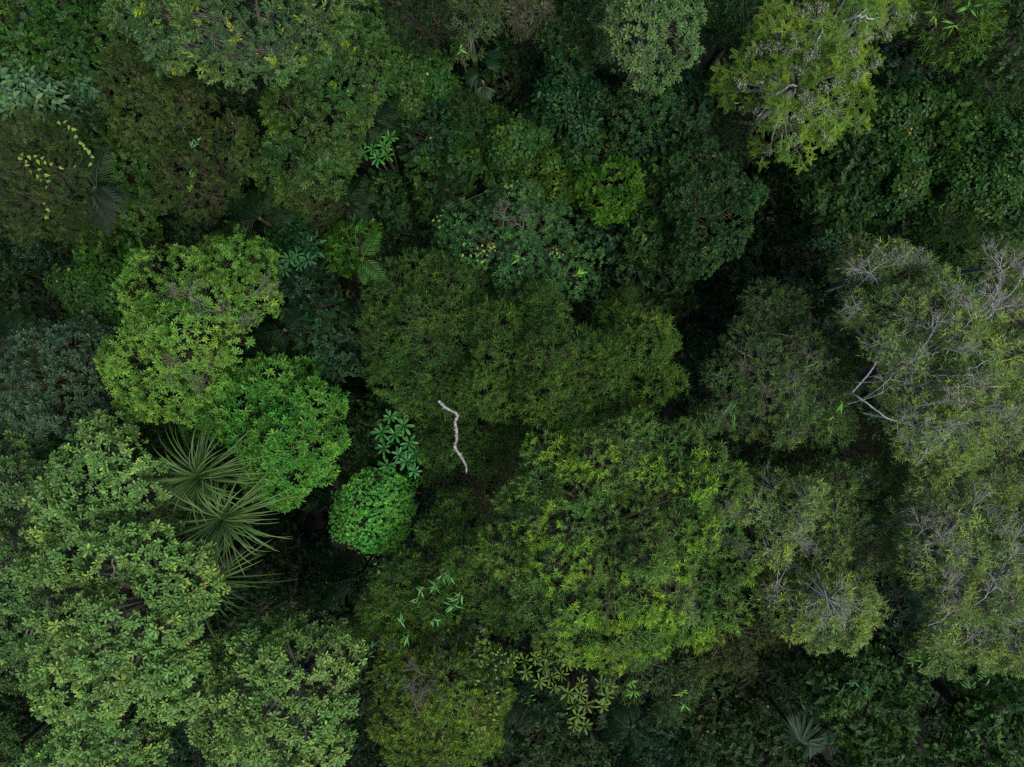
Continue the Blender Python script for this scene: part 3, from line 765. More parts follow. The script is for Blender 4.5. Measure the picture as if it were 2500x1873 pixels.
('leafy_shrub', 'shrub', 'small_mid', 7.6, "2:1700,950,120 1580,900,110 1450,890,90 1480,1000,90 1620,1020,90", "green shrub above the vivid lime shrub of the upper middle", {}),
('lime_shrub', 'shrub', 'lime_small', 8.4, "2:1750,1120,120 1820,1220,80 1650,1200,110 1650,1320,90 1550,1120,80 1780,1300,70", "vivid lime green shrub, brightest spot in the upper middle", dict(shift=.10)),
('leafy_shrub', 'shrub', 'small_mid', 8.0, "2:2050,1150,130 2150,1080,110 2100,1270,120 1950,1260,80 2000,1060,80", "mid green shrub right of the vivid lime shrub", dict(shift=-.05)),
('leafy_shrub', 'shrub', 'small_teal', 7.6, "2:1950,960,110 2060,900,90 1880,880,80", "teal shrub behind the vivid lime shrub", {}),
('crested_tree', 'tree', 'crest_broad', 10.2, "2:750,1430,140 700,1550,110 900,1400,110 1100,1270,120 1190,1240,90 1050,1400,140 1200,1440,130 1000,1560,140 1300,1450,140 1430,1430,100 1350,1580,120 1540,1560,110 1150,1640,140 850,1560,120 5:1100,130,110 1250,180,120 1420,150,120 1550,200,90", "blue-green crested tree just above the central narrow-leaved trees", {}),
('leafy_shrub', 'shrub', 'lime_small', 8.0, "2:100,1550,120 50,1630,90 180,1480,70 30,1500,80", "yellowish green bush left of the bright palm", dict(shift=-.08)),
('leafy_shrub', 'shrub', 'small_dark', 5.6, "2:300,1550,130 450,1450,120 480,1600,110 350,1450,80 450,1280,100", "near-black shrub right of the bright palm", {}),
('leafy_shrub', 'shrub', 'small_teal', 6.6, "2:1700,1500,120 1620,1420,90 1750,1600,90", "dark teal shrub at the right end of the crested tree", dict(shift=-.18)),
('leafy_shrub', 'shrub', 'small_mid', 7.6, "2:1950,1560,120 2000,1420,130 1900,1420,90 1850,1560,80 2120,1500,120", "green shrub with a bamboo tuft at its left, right of the crested tree", dict(shift=-.05)),
('leafy_shrub', 'shrub', 'small_dark', 6.6, "5:1850,150,150 2050,150,130 1700,220,110 1950,330,110 2100,300,120 1980,420,90", "dark small-leaved shrub behind the central tree's right shoulder", dict(shift=.1)),
# --- upper right
('flowering_tree', 'tree', 'pinnate', 11.4, "3:330,570,110 450,480,100 520,350,110 700,450,150 750,600,170 620,700,120 900,500,140 950,700,130 1130,650,100 1130,770,70 700,760,110 740,920,100 600,950,70 650,200,130 900,150,160 1100,100,170 1300,120,140 1400,60,100 850,330,140 1050,400,130 1180,420,90 960,850,60 1100,-50,170 1350,-40,120", "sunny yellow-green feathery tree with grey seed clusters at the upper right", dict(holes=.2, dens=1.2)),
('bamboo_thicket', 'shrub', 'lance_bright', 9.6, "3:1700,100,210 1850,150,170 1600,210,140 1900,40,140 1780,280,120 1650,-60,180", "bright lance-leaved thicket at the top right", dict(shift=-.05)),
('leafy_shrub', 'shrub', 'small_mid', 9.0, "3:2050,150,150 2150,60,150 2100,340,150 2050,-60,150 2230,220,120", "green small-leaved crown in the top right corner", {}),
('leafy_shrub', 'shrub', 'small_teal', 7.2, "3:1450,400,170 1600,500,150 1400,300,120 1550,350,120 1720,440,110", "dark teal shrub right of the feathery tree", dict(shift=-.15)),
('leafy_shrub', 'shrub', 'lance_mid', 8.2, "3:1950,400,140 2000,550,130 1880,500,100 2120,520,120", "narrow-leaved shrub below the top right corner crown", {}),
('leafy_shrub', 'shrub', 'broad_mid', 7.6, "3:1700,640,110 1800,590,110 1750,850,120 1650,900,110 1620,720,90 1680,990,80", "brighter broadleaf strip running down the upper right", dict(shift=.06)),
('climber_shrub', 'shrub', 'heart_mid', 7.2, "3:1350,750,150 1450,900,140 1250,850,110 1500,650,110 1300,620,110 1560,780,100 1350,920,90", "heart-leaved climber bank right below the feathery tree", dict(shift=-.06)),
('climber_shrub', 'shrub', 'heart_mid', 8.0, "3:1950,800,140 2050,920,140 1900,1000,140 2100,1060,150 2000,1200,150 2160,1300,150 1850,1150,140 1720,1080,110 2180,850,120", "heart-leaved climber slope at the upper right edge", dict(shift=.02)),
('leafy_shrub', 'shrub', 'small_mid', 7.8, "3:1150,950,120 1100,1050,120 1200,1050,110 1050,980,90", "small-leaved bush under the lower tip of the feathery tree", dict(shift=-.03)),
('climber_shrub', 'shrub', 'heart_mid', 7.8, "3:1430,1040,110 1300,1150,130 1450,1150,110 1350,1260,100 1500,1250,90", "heart-leaved mound in the middle of the upper right quarter", {}),
('leafy_tree', 'tree', 'small_mid', 8.2, "3:850,1180,120 1050,1180,130 950,1300,120 1100,1350,120 780,1120,90 1000,1420,90 900,1250,110", "mid green bushy tree left of the heart-leaved mound", {}),
('leafy_shrub', 'shrub', 'small_dark', 6.2, "3:550,1060,110 480,980,80 600,1150,120 650,1300,130 550,1400,110 800,1400,120 700,1040,100", "dark bush under the left tip of the feathery tree", dict(shift=.1)),
('domed_tree', 'tree', 'mid_rosette', 9.2, "3:150,1000,110 100,1100,120 250,1200,160 400,1250,110 330,1380,140 200,1430,150 130,1580,140 300,1530,100 60,1250,110", "domed dull green tree left of the upper right quarter", dict(shift=-.06, size=.75)),
('leafy_shrub', 'shrub', 'lance_dark', 6.8, "3:350,950,100 300,850,110 220,720,90 380,800,80", "dark lance-leaved shrub left of the feathery tree's bare limb", dict(shift=.08)),
('leafy_shrub', 'shrub', 'small_mid', 7.4, "3:1300,1450,140 1500,1400,130 1200,1500,110 1420,1520,110", "dark green shrub above the upper twiggy grey crown", dict(shift=-.12)),
('leafy_shrub', 'shrub', 'lance_mid', 7.8, "3:1700,1400,150 1900,1450,150 1750,1550,120 1600,1480,110 2050,1500,130", "lance-leaved shrub above the large white-limbed tree", dict(shift=-.04)),
('leafy_shrub', 'shrub', 'small_mid', 7.8, "3:2000,1600,110 2130,1450,120 2170,1580,110 6:1750,80,110 1850,120,90", "green shrub at the right edge above the large white-limbed tree", {}),
('leafy_shrub', 'shrub', 'mid_rosette', 8.4, "3:550,150,140 450,80,120 250,60,130 600,50,120 350,180,110 450,-60,140", "dark rosette shrub between the sage tree and the feathery tree", dict(shift=-.08)),
('glossy_shrub', 'shrub', 'dark_gloss', 6.0, "3:700,1500,130 850,1580,120 600,1560,110 6:200,100,150 400,80,130 700,130,140 900,80,110 1000,150,100", "blackish glossy shrub above the shaded willow crown at the right", {}),
# --- right
('twiggy_tree', 'tree', 'willow_grey', 10.6, "6:1100,80,110 1250,60,140 1450,80,120 1550,120,90 1200,150,100 1450,180,80 1150,-20,90 1380,10,90", "small grey-green crown with bare white twigs above the large white-limbed tree", {}),
('white_limbed_tree', 'tree', 'willow_grey', 12.6, "6:1450,350,170 1600,280,140 1750,330,130 1350,450,140 1550,500,180 1750,500,170 1900,600,130 2060,300,140 2150,230,100 1300,580,120 1450,680,140 1700,680,170 1900,780,160 2080,600,130 2130,750,120 1350,870,110 1550,880,160 1750,880,150 1950,930,150 2100,950,130 1450,1050,120 1600,1080,160 1800,1080,170 2000,1080,150 2090,1150,110 1500,1200,110 1700,1230,150 1900,1220,120 1600,1350,110 1780,1340,110 1180,340,110 1100,400,80 1950,420,110", "large grey-green tree at the right with forked white limbs", {}),
('twiggy_tree', 'tree', 'willow_grey', 11.4, "6:2000,60,110 2150,100,110 2230,30,120 2080,10,90", "grey-green twiggy crown on the right edge above the large white-limbed tree", dict(shift=.04)),
('willow_leaved_tree', 'tree', 'willow_dusk', 10.2, "6:550,310,140 700,340,130 620,400,120 480,560,150 400,640,120 800,600,140 900,680,150 550,700,150 700,800,150 450,800,140 350,900,130 550,950,160 750,950,150 930,900,140 650,1080,150 850,1080,130 450,1050,130 780,430,70 1080,560,110 1150,640,100 300,780,120 270,1000,120 1000,800,120 980,1020,120 170,1070,100 1000,620,110 980,1150,100", "shaded dark willow crown left of the large white-limbed tree", {}),
('willow_leaved_tree', 'tree', 'willow_brown', 8.6, "6:700,1240,140 900,1260,130 1150,1230,130 1050,1130,110 500,1230,110 1250,1150,90 1350,1280,100", "brown-shadowed low crown under the white fork of the large tree", {}),
('willow_leaved_tree', 'tree', 'willow_dusk', 10.2, "6:550,1370,120 700,1430,120 850,1450,120 1000,1450,150 1200,1430,140 1350,1420,110 1100,1560,130 1300,1560,120 9:1150,100,130 1300,150,120 1250,300,130 1150,350,110", "hazy dark grey-green crown under the two right-hand grey trees", {}),
('twiggy_tree', 'tree', 'willow_grey', 10.8, "9:650,150,140 800,250,140 950,150,130 700,350,140 900,350,120 560,60,110 600,280,110 1020,280,90 760,60,120 560,430,90 6:600,1480,130 800,1560,130 480,1600,130 420,1450,90 1000,1600,120", "grey-green twiggy crown on the right flank of the tufted tree", dict(shift=-.10)),
('twiggy_tree', 'tree', 'willow_grey', 11.2, "9:600,560,140 750,700,150 900,600,170 1100,550,140 1190,650,110 1050,750,150 900,820,110 1090,810,100 700,560,120 1150,480,80 1000,480,100", "round crown with yellow-green right rim and a fan of white twigs", dict(shift=.02)),
('willow_leaved_tree', 'tree', 'willow_brown', 8.6, "9:400,850,140 500,780,110 300,900,110 430,960,80 620,800,90 250,980,80", "brown-olive fringe crown below the right side of the tufted tree", dict(shift=.12)),
('white_twigged_tree', 'tree', 'willow_grey', 12.0, "9:1500,100,170 1700,80,170 1950,100,170 2150,150,160 1550,300,160 1750,300,190 2000,350,180 2200,400,150 1700,500,170 1850,600,170 2050,600,170 2190,700,150 1750,660,110 1700,780,160 1900,830,170 2100,850,170 1950,940,110 2150,950,110 1620,420,100 2250,250,150 2280,560,140 6:1600,1500,130 1800,1520,140 2000,1480,140 2150,1420,130", "large hazy grey tree at the lower right edge with white twig sprays", dict(shift=-.04)),
('glossy_shrub', 'shrub', 'dusky_rosette', 8.0, "9:1420,620,120 1450,720,130 1380,550,90 1500,830,110 1360,700,80", "dark blue-green glossy shrub wedged between the two lower right grey trees", dict(shift=-.12)),
('pale_shrub', 'shrub', 'sage_rosette', 9.0, "9:1600,930,110 1750,960,90 1520,890,80 1680,900,80", "silvery green shrub at the foot of the large hazy grey tree", dict(shift=.12)),
('glossy_shrub', 'shrub', 'dark_gloss', 6.4, "6:200,600,120 130,700,120 200,820,110 100,520,90 60,820,110 250,520,80 150,940,110 280,720,80", "dark glossy shrub right of the central olive round crown", {}),
('glossy_shrub', 'shrub', 'dark_gloss', 5.8, "6:950,400,110 1020,300,100 100,330,120 300,250,110 900,260,110 250,380,90 950,520,80", "dark glossy shrub above the shaded willow crown by the large tree", {}),
# --- bottom
('leafy_tree', 'tree', 'small_mid', 9.2, "9:900,1080,120 1000,1000,110 1100,1100,150 1250,1000,110 1350,1150,130 1490,1120,100 1000,1200,130 1200,1280,140 1350,1300,130 1180,1400,140 1350,1430,120 820,1130,80 1150,960,90", "mid green bushy tree below the crown with the fan of white twigs", dict(shift=.14)),
('leafy_tree', 'tree', 'small_mid', 8.9, "9:1250,1550,140 1400,1600,130 1180,1640,120 1330,1700,140", "green bushy crown cut by the bottom edge at right", dict(shift=.16)),
('leafy_shrub', 'shrub', 'small_dark', 6.4, "9:500,1060,120 600,1000,110 650,1150,130 400,1200,130 250,1250,130 550,1300,130 350,1400,130 150,1450,130 600,1450,120 400,1550,140 700,1600,110 150,1600,120 250,1100,100 300,1690,130", "dark ochre-flecked thicket left of the lower right fan palm", dict(shift=.18)),
('broadleaf_tree', 'tree', 'broad_mid', 8.5, "9:1860,1100,110 2000,1100,140 2150,1200,150 2050,1300,130 1950,1400,140 2100,1450,150 1800,1480,120 1950,1560,140 2150,1600,130 1750,1600,120 2230,1350,130 2050,1700,140", "mid green broadleaf tree in the bottom right corner", dict(shift=-.06)),
('leafy_shrub', 'shrub', 'lance_grey', 8.2, "8:1900,1060,110 2000,1000,90 1860,1140,80 1750,1080,80 1980,1120,70", "grey-green lance-leaved shrub under the tufted tree's lower rim", {}),
('leafy_shrub', 'shrub', 'lance_grey', 7.8, "8:2150,1200,110 2080,1300,90 9:60,1000,90 80,1120,90 20,1230,90", "greyish lance-leaved shrub with a bare curved stem near the bottom", dict(shift=-.06)),
('glossy_shrub', 'shrub', 'dark_gloss', 6.4, "8:1250,1240,110 1320,1320,90 1200,1150,80 1350,1230,70", "dusky shrub left of the yellow-green rosette plant", dict(shift=.1)),
('leafy_shrub', 'shrub', 'small_dark', 5.8, "8:1250,1450,120 1450,1500,120 1550,1600,110 1050,1600,110 1350,1600,120 1150,1670,110 980,1500,80", "dark olive shrub at the bottom edge right of the yellow-olive tree", dict(shift=.12)),
('leafy_shrub', 'shrub', 'small_teal', 6.2, "8:2050,1330,110 1950,1330,90 2000,1440,90 2100,1600,120 1900,1640,100 1980,1560,90", "dark teal shrub around the dim palm at the bottom", dict(shift=-.15)),
('leafy_shrub', 'shrub', 'small_dark', 4.8, "8:60,1250,110 40,1450,110 120,1600,130 80,1080,90 60,880,110 250,1680,110", "dark strip of undergrowth left of the yellow-olive tree", {}),
]
BUILT = {}
for nm, cat, spk, H, spec, label, opt in TREES:
    BUILT[label] = tree(nm, cat, spk, H, spec, label, **opt)
print('crown tris', NTRI[0])

# ---------------------------------------------------------------- finding the canopy surface under a point of the plan
def surf(r, x, y, lobes=None, lift=.12):
    px, py = OFF[r][0] + x * ZS, OFF[r][1] + y * ZS
    for z in np.arange(14.0, 2.0, -.06):
        q = at(px, py, z)
        for C, Rr in (lobes or ALL_LOBES):
            if (np.linalg.norm((q - C) * np.array([1, 1, 1.15]), axis=1) < Rr * 1.06).any():
                return at(px, py, z + lift)
    return at(px, py, 3.0)

def put(name, me, parent, M, base):
    o = bpy.data.objects.new(name, me)
    o.matrix_world = Matrix.Translation((-base[0], -base[1], -base[2])) @ M
    o.parent = parent
    col.objects.link(o)
    return o

def place(parent):
    return Vector(parent.location)

def leaf_meshes(name, prof, ln, wd, mat, tints, fold=.3, droops=(.1, .25, .4)):
    out = []
    for tn in tints:
        for dr in droops:
            v, f = leaf_geo(prof, 1, wd / ln, fold, 0)
            # three rows of a bent blade: subdivide by evaluating the outline at more stations
            h = [(0.0, .0)] + PROF[prof] + [(0.0, 1.0)]
            ys = np.linspace(0, 1, 7)
            hx = np.interp(ys, [q[1] for q in h], [q[0] for q in h]) if prof != 'heart' else None
            mb = MB()
            if hx is None:
                v = v * ln
                v[:, 2] -= dr * v[:, 1] ** 2 / ln
                mb.add(v, f, np.full(len(v), tn))
            else:
                V = []
                for yy, xx in zip(ys, hx):
                    for s in (-1, 0, 1):
                        V.append((s * xx * wd, yy * ln, fold * abs(s * xx * wd) - dr * ln * yy ** 2))
                F = []
                for i in range(6):
                    for j in (0, 1):
                        F.append((i * 3 + j, i * 3 + j + 1, i * 3 + j + 4, i * 3 + j + 3))
                mb.add(V, F, np.full(len(V), tn))
            out.append(mb.mesh(name, mat))
    return out

def rot_to(d, up):
    return Matrix(frame_dir(np.asarray(d, float), np.asarray(up, float)).tolist()).to_4x4()

MAT = {
    'rosette': leaf_mat('big rosette leaf', (.012, .06, .022), (.030, .120, .042), (.06, .16, .05), (.2, .2, .04), .38, .22, k=0.9),
    'rosette_lime': leaf_mat('yellow green rosette leaf', (.025, .05, .012), (.062, .095, .022), (.105, .13, .03), (.3, .22, .05), .42, .25),
    'rosette_bright': leaf_mat('bright rosette leaf', (.012, .06, .016), (.030, .135, .030), (.06, .17, .04), (.2, .2, .04), .4, .25, k=.72),
    'rosette_teal': leaf_mat('teal rosette leaf', (.012, .05, .028), (.030, .095, .052), (.05, .12, .06), (.2, .2, .04), .42, .22, k=0.7),
    'strap': leaf_mat('strap leaf', (.018, .044, .016), (.042, .070, .030), (.075, .105, .035), (.20, .15, .075), .36, .2, k=1.1),
    'palm': leaf_mat('palm frond', (.008, .030, .016), (.016, .052, .024), (.03, .08, .03), (.12, .1, .03), .4, .2, k=0.36),
    'palm_bright': leaf_mat('bright palm frond', (.02, .08, .02), (.045, .125, .030), (.08, .16, .03), (.2, .18, .03), .4, .28, k=.85),
    'palm_grey': leaf_mat('grey palm frond', (.025, .045, .038), (.050, .078, .066), (.08, .11, .09), (.15, .13, .08), .45, .15, k=0.3),
    'mint': leaf_mat('mint bamboo leaf', (.03, .09, .045), (.070, .190, .085), (.11, .24, .10), (.3, .28, .1), .45, .3),
    'bamboo': leaf_mat('bright bamboo leaf', (.04, .11, .02), (.095, .210, .045), (.15, .26, .06), (.3, .26, .1), .45, .3),
    'bamboo_dark': leaf_mat('shaded bamboo leaf', (.015, .06, .022), (.030, .110, .040), (.06, .15, .05), (.3, .26, .1), .45, .3, k=0.75),
    'vine_lime': leaf_mat('lime vine leaf', (.06, .10, .016), (.125, .170, .038), (.18, .215, .05), (.4, .35, .15), .45, .3),
    'vine_pale': leaf_mat('pale vine leaf', (.035, .065, .018), (.075, .115, .035), (.13, .165, .045), (.3, .28, .1), .42, .28),
    'vine_dry': leaf_mat('dry vine leaf', (.09, .10, .06), (.16, .18, .10), (.26, .26, .18), (.3, .26, .2), .6, .2),
    'seed': leaf_mat('grey seed pod', (.085, .072, .070), (.165, .148, .146), (.25, .225, .22), (.3, .26, .25), .7, .1, .3),
}

# ---------------------------------------------------------------- strap leaved plants
def strap_mesh(L_, e0, bend, wd, tipdry, twist):
    n = 10
    V, T = [], []
    x = z = y = 0.0
    e = e0
    for i in range(n):
        q = i / (n - 1)
        ww = wd * (.75 + .45 * math.sin(math.pi * min(1, q * 1.25)) * (q < .8) + .3 * (q >= .8)) * (1 - q ** 4 * .96)
        V += [(x, y - ww / 2, z + ww * .32), (x, y, z), (x, y + ww / 2, z + ww * .32)]
        tt = .42 + .1 * q if q < 1 - tipdry else .86 + .14 * min(1, (q - 1 + tipdry) / max(tipdry, .01) * 1.4)
        T += [tt] * 3
        st = L_ / (n - 1)
        x += math.cos(e) * st
        z += math.sin(e) * st
        y += twist * q * st
        e -= bend / (n - 1) * (.5 + 1.2 * q)
    F = []
    for i in range(n - 1):
        for j in (0, 1):
            F.append((i * 3 + j, i * 3 + 3 + j, i * 3 + 4 + j, i * 3 + 1 + j))
    mb = MB()
    mb.add(V, F, T)
    return mb.mesh('leaf', MAT['strap'])
STRAPS = [[strap_mesh(random.uniform(1.9, 2.5), R(e + random.uniform(-8, 8)), R(b * random.uniform(.65, 1.35)), .047, random.choice((0, 0, .06, .12, .3)), random.uniform(-.45, .45)) for _ in range(8)]
          for e, b in ((6, 55), (22, 75), (38, 95), (58, 120), (74, 125))]
def strap_plant(r, x, y, z, label, n=120, s=.86, only=None):
    c = zat(r, x, y, z)
    root = empty('strap_leaved_plant', (c[0], c[1], 0), label, 'plant', 'strap leaved plants in the left hollow')
    mb = MB()
    p = smooth_path([(c[0] - .15, c[1] + .1, -.1), (c[0] + .08, c[1] - .05, z * .5), (c[0], c[1], z + .05)], 10)
    tube(mb, p, np.linspace(.12, .085, len(p)), 8, .08)
    mb.build('trunk', BARK['brown'], root, True)
    for i in range(n):
        k = min(4, int(5 * (i / n)))
        az = i * 2.399963 + random.uniform(-.55, .55)
        M = Matrix.Translation((c[0], c[1], z - .25 + .45 * i / n)) @ Matrix.Rotation(az, 4, 'Z') @ Matrix.Translation((.05, 0, 0)) @ Matrix.Scale(s * random.uniform(.62, 1.1), 4)
        put('leaf', random.choice(STRAPS[k]), root, M, place(root))
strap_plant(4, 1275, 1400, 10.0, "upper strap-leaved plant, between the vivid green tree and the grey-green rosette crown")
strap_plant(4, 1425, 1660, 10.0, "middle strap-leaved plant spreading its blades over the dark hollow")
strap_plant(7, 1330, 480, 9.5, "lowest strap-leaved plant, half hidden behind the largest pale green tree", 70, .95)

# ---------------------------------------------------------------- palms
def frond_mesh(mat, L_=1.0, pairs=19, ll=.36, lw=.022, bend=70, e0=35, name='frond'):
    mb = MB()
    n = 9
    pts, e, x, z = [], R(e0), 0.0, 0.0
    for i in range(n):
        pts.append((x, 0.0, z))
        x += math.cos(e) * L_ / (n - 1)
        z += math.sin(e) * L_ / (n - 1)
        e -= R(bend) / (n - 1)
    pts = np.array(pts)
    tube(mb, pts, np.linspace(.016, .004, n) * L_ ** .5, 4, 0, .55)
    for i in range(pairs):
        q = .14 + .86 * (i + .5) / pairs
        c = np.array([np.interp(q * (n - 1), range(n), pts[:, k]) for k in range(3)])
        i0 = min(n - 2, int(q * (n - 1)))
        t = unit(pts[i0 + 1] - pts[i0])
        up = np.array([-t[2], 0, t[0]])
        l_ = ll * L_ * math.sin(math.pi * (.12 + .84 * q) ** .8) ** .7
        for s in (-1, 1):
            d = unit(np.array([0, s, 0]) * (1 - .45 * q) + t * (.45 + .5 * q) - up * .10 + rng.normal(0, .035, 3))
            v, f = leaf_geo('lance', l_, lw * L_ ** .5, .35, .28)
            mb.add(v @ frame_dir(d, up).T + c, f, np.full(len(v), .42 + rng.normal(0, .06)))
    return mb.mesh(name, MAT[mat])
FROND = {k: [frond_mesh(k, bend=b, e0=e) for b, e in ((60, 30), (75, 40), (50, 18))] for k in ('palm', 'palm_bright', 'palm_grey')}
def palm(r, x, y, z, label, azs, Lpx, mat='palm', extra=3):
    c = zat(r, x, y, z)
    root = empty('feather_palm', (c[0], c[1], 0), label, 'palm', 'feather palms in the understorey')
    mb = MB()
    p = smooth_path([(c[0] + .1, c[1] - .1, -.1), (c[0] - .06, c[1] + .05, z * .5), (c[0], c[1], z)], 8)
    tube(mb, p, np.linspace(.075, .05, len(p)), 7, .06)
    mb.build('trunk', BARK['brown'], root, True)
    k = (CZ - z) * 1.5 / 2500 * ZS
    for i, a in enumerate(list(azs) + [random.uniform(0, 360) for _ in range(extra)]):
        s = Lpx * k * 1.12 * (random.uniform(.9, 1.1) if i < len(azs) else .7)
        M = Matrix.Translation((c[0], c[1], z - .03 * i)) @ Matrix.Rotation(R(a), 4, 'Z') @ Matrix.Scale(s, 4)
        put('frond', FROND[mat][i % 3], root, M, place(root))
palm(1, 1640, 1380, 7.9, "dark palm with four spread fronds above the star-leaved tree", (150, 200, 75, 5, 110), 210)
palm(2, 140, 1640, 9.8, "bright green palm with two lit fronds left of the crested tree", (58, -42), 200, 'palm_bright', 1)
palm(2, 190, 770, 7.6, "dim palm beside the column tree above the little bright rosette plant", (15, -28, 45, 70), 210)
palm(2, 50, 1290, 7.4, "dim palm on the lower right side of the lemon-tipped column tree", (55, -30, -65, 20, 100), 190)
palm(1, 600, 1190, 8.6, "greyish palm with drooping fronds by the vine-draped olive tree", (-62, -35, -80, 75, 110), 250, 'palm_grey')
palm(1, 790, 350, 6.8, "dark palm in the gap left of the golden-tipped tree", (185, 30, -15, 150), 190)
palm(1, 1190, 520, 6.6, "black-green palm under the lower edge of the golden-tipped tree", (175, 200, 20, -30), 200)
palm(1, 780, 1480, 7.0, "shadowed palm among the bamboo left of the loose olive tree", (205, -20, 160, 60), 170)
palm(4, 120, 560, 9.0, "palm peeping out above the dusky blue-grey tree at the left", (120, 150, 70, 95), 190)
palm(4, 1800, 480, 8.2, "palm in the gap right of the star-leaved tree", (35, 190, 225, 60), 190)
palm(8, 130, 440, 5.6, "nearly black palm below the emerald dome", (195, -82, 160, -45, 215), 330)
palm(8, 1090, 1430, 7.4, "dark palm at the bottom right of the yellow-olive tree", (38, 205, 245, 110, 60), 210)
palm(8, 1850, 1400, 7.0, "dim palm with star-like fronds near the bottom edge", (100, 195, -40, -82, 150, 30), 190)
palm(3, 120, 790, 7.0, "dark palm below the sage green rosette tree", (85, 110, -70, 60), 170)
palm(2, 1150, 760, 6.6, "black-green palm in the upper middle shade", (215, 20, 250, 70), 170)
palm(2, 680, 1200, 7.4, "slender green palm above the left end of the crested tree", (95, -85, -70), 150, 'palm')
palm(3, 60, 280, 7.4, "dark palm right of the sage green rosette tree", (30, -20, 70), 170)

def fan_leaf(root, c, az, Rm, spread, n, mat, tilt):
    mb = MB()
    tube(mb, [(-.45 * Rm, 0, -.5 * Rm), (-.15 * Rm, 0, -.12 * Rm), (0, 0, 0)], [.016, .014, .012], 5, 0, .5)
    M = Matrix.Translation(tuple(c)) @ Matrix.Rotation(R(az), 4, 'Z') @ Matrix.Rotation(R(tilt), 4, 'Y')
    fr = put('frond', mb.mesh('petiole', MAT[mat]), root, M, place(root))
    w_ = 2 * Rm * math.sin(R(spread) / n / 2) * .92
    me = leaf_meshes('leaf_segment', 'oblong', 1.0, w_ / Rm * 1.1, MAT[mat], (.35, .5), .5, (.10, .22))
    for i in range(n):
        a = R(-spread / 2 + spread * (i + .5) / n)
        o = bpy.data.objects.new('leaf_segment', random.choice(me))
        s = Rm * random.uniform(.88, 1.05) * (1 - .2 * abs(2 * i / n - 1) ** 2)
        o.matrix_local = Matrix.Rotation(a - math.pi / 2, 4, 'Z') @ Matrix.Translation((0, .02, .0)) @ Matrix.Rotation(random.uniform(-.05, .05), 4, 'X') @ Matrix.Scale(s, 4)
        o.parent = fr
        col.objects.link(o)
def fan_palm(r, x, y, z, label, fans, mat):
    c = zat(r, x, y, z)
    root = empty('fan_palm', (c[0], c[1], 0), label, 'palm', 'fan palms in the understorey')
    mb = MB()
    p = smooth_path([(c[0], c[1], -.1), (c[0] + .05, c[1], z * .5), (c[0], c[1], z - .2)], 8)
    tube(mb, p, np.linspace(.09, .06, len(p)), 7, .08)
    mb.build('trunk', BARK['brown'], root, True)
    k = (CZ - z) * 1.5 / 2500 * ZS
    for fx, fy, az, rp_, sp_, n, tl in fans:
        fan_leaf(root, zat(r, fx, fy, z), az, rp_ * k, sp_, n, mat, tl)
fan_palm(9, 800, 1490, 8.3, "blue-grey fan palm near the bottom right", ((785, 1500, 52, 190, 150, 20, 10), (840, 1490, -38, 165, 120, 16, 14), (790, 1480, 160, 120, 110, 12, 25)), 'palm_grey')
fan_palm(2, 900, 500, 6.6, "dark fan palm in the upper middle below the dry thicket", ((880, 470, 195, 105, 130, 14, 10), (900, 545, -80, 105, 130, 14, 10), (930, 430, 40, 110, 120, 14, 10), (960, 380, 75, 95, 120, 12, 15)), 'palm')

# ---------------------------------------------------------------- rosette plants: every leaf a part
def rosette_plant(label, r, nodes, z, ln, wd, mat, nl=9, group=None, zj=.25):
    pts = [zat(r, x, y, z + random.uniform(-zj, zj)) for x, y in nodes]
    c = np.mean(pts, 0)
    root = empty('rosette_plant', (c[0], c[1], 0), label, 'plant')
    mb = MB()
    fork = np.array([c[0], c[1], z * .45])
    tube(mb, [(c[0], c[1], -.1), (c[0] + .05, c[1], z * .22), fork], [.05, .045, .04], 7, .06)
    for p in pts:
        tube(mb, smooth_path([fork, fork * .4 + p * .6 + np.array([0, 0, -.35]), p + np.array([0, 0, -.02])], 8), np.linspace(.03, .012, 9)[:9], 5)
    mb.build('stems', BARK['brown'], root, True)
    ms = leaf_meshes('leaf', 'obov', ln, wd, MAT[mat], (.3, .45, .6, .8), .3, (.12, .28))
    for p in pts:
        ph = random.uniform(0, 6.28)
        sc = random.uniform(.78, 1.12)
        tx, ty = random.gauss(0, .16), random.gauss(0, .16)
        for i in range(nl):
            az = ph + i * 2.399963
            el = R(4 + 48 * (i / nl) ** 1.3 + random.uniform(-6, 6))
            d = Vector((math.cos(az) * math.cos(el), math.sin(az) * math.cos(el), math.sin(el)))
            T_ = Matrix.Rotation(tx, 4, 'X') @ Matrix.Rotation(ty, 4, 'Y')
            M = Matrix.Translation(tuple(p)) @ T_ @ Matrix.Translation(tuple(d * .02 + Vector((0, 0, .008 * i)))) @ rot_to(d, (0, 0, 1)) @ Matrix.Scale(sc * random.uniform(.85, 1.08) * (1 - .35 * (i / nl) ** 2), 4)
            put('leaf', random.choice(ms), root, M, place(root))
rosette_plant("big-leaved rosette plant left of the bleached white branch", 5, [(320, 1030), (405, 1085), (265, 1130), (350, 1140), (440, 1195), (280, 1225), (375, 1270), (300, 1330), (420, 1315), (470, 1375), (390, 1010), (480, 1270)], 8.3, .30, .095, 'rosette', 10)
rosette_plant("little bright rosette plant beside the column tree in the upper middle", 2, [(230, 860), (315, 875), (280, 930), (210, 945), (150, 965), (305, 985), (240, 1000)], 7.5, .27, .075, 'rosette_bright', 10)
rosette_plant("yellow-green rosette plant below the tufted tree", 8, [(1440, 1000), (1400, 1065), (1350, 1150), (1520, 1130), (1440, 1185), (1650, 1130), (1680, 1205), (1480, 1260), (1560, 1260), (1500, 1330), (1545, 1390), (1480, 1385), (1655, 1265), (1520, 1195), (1700, 1150)], 8.6, .27, .070, 'rosette_lime', 10)
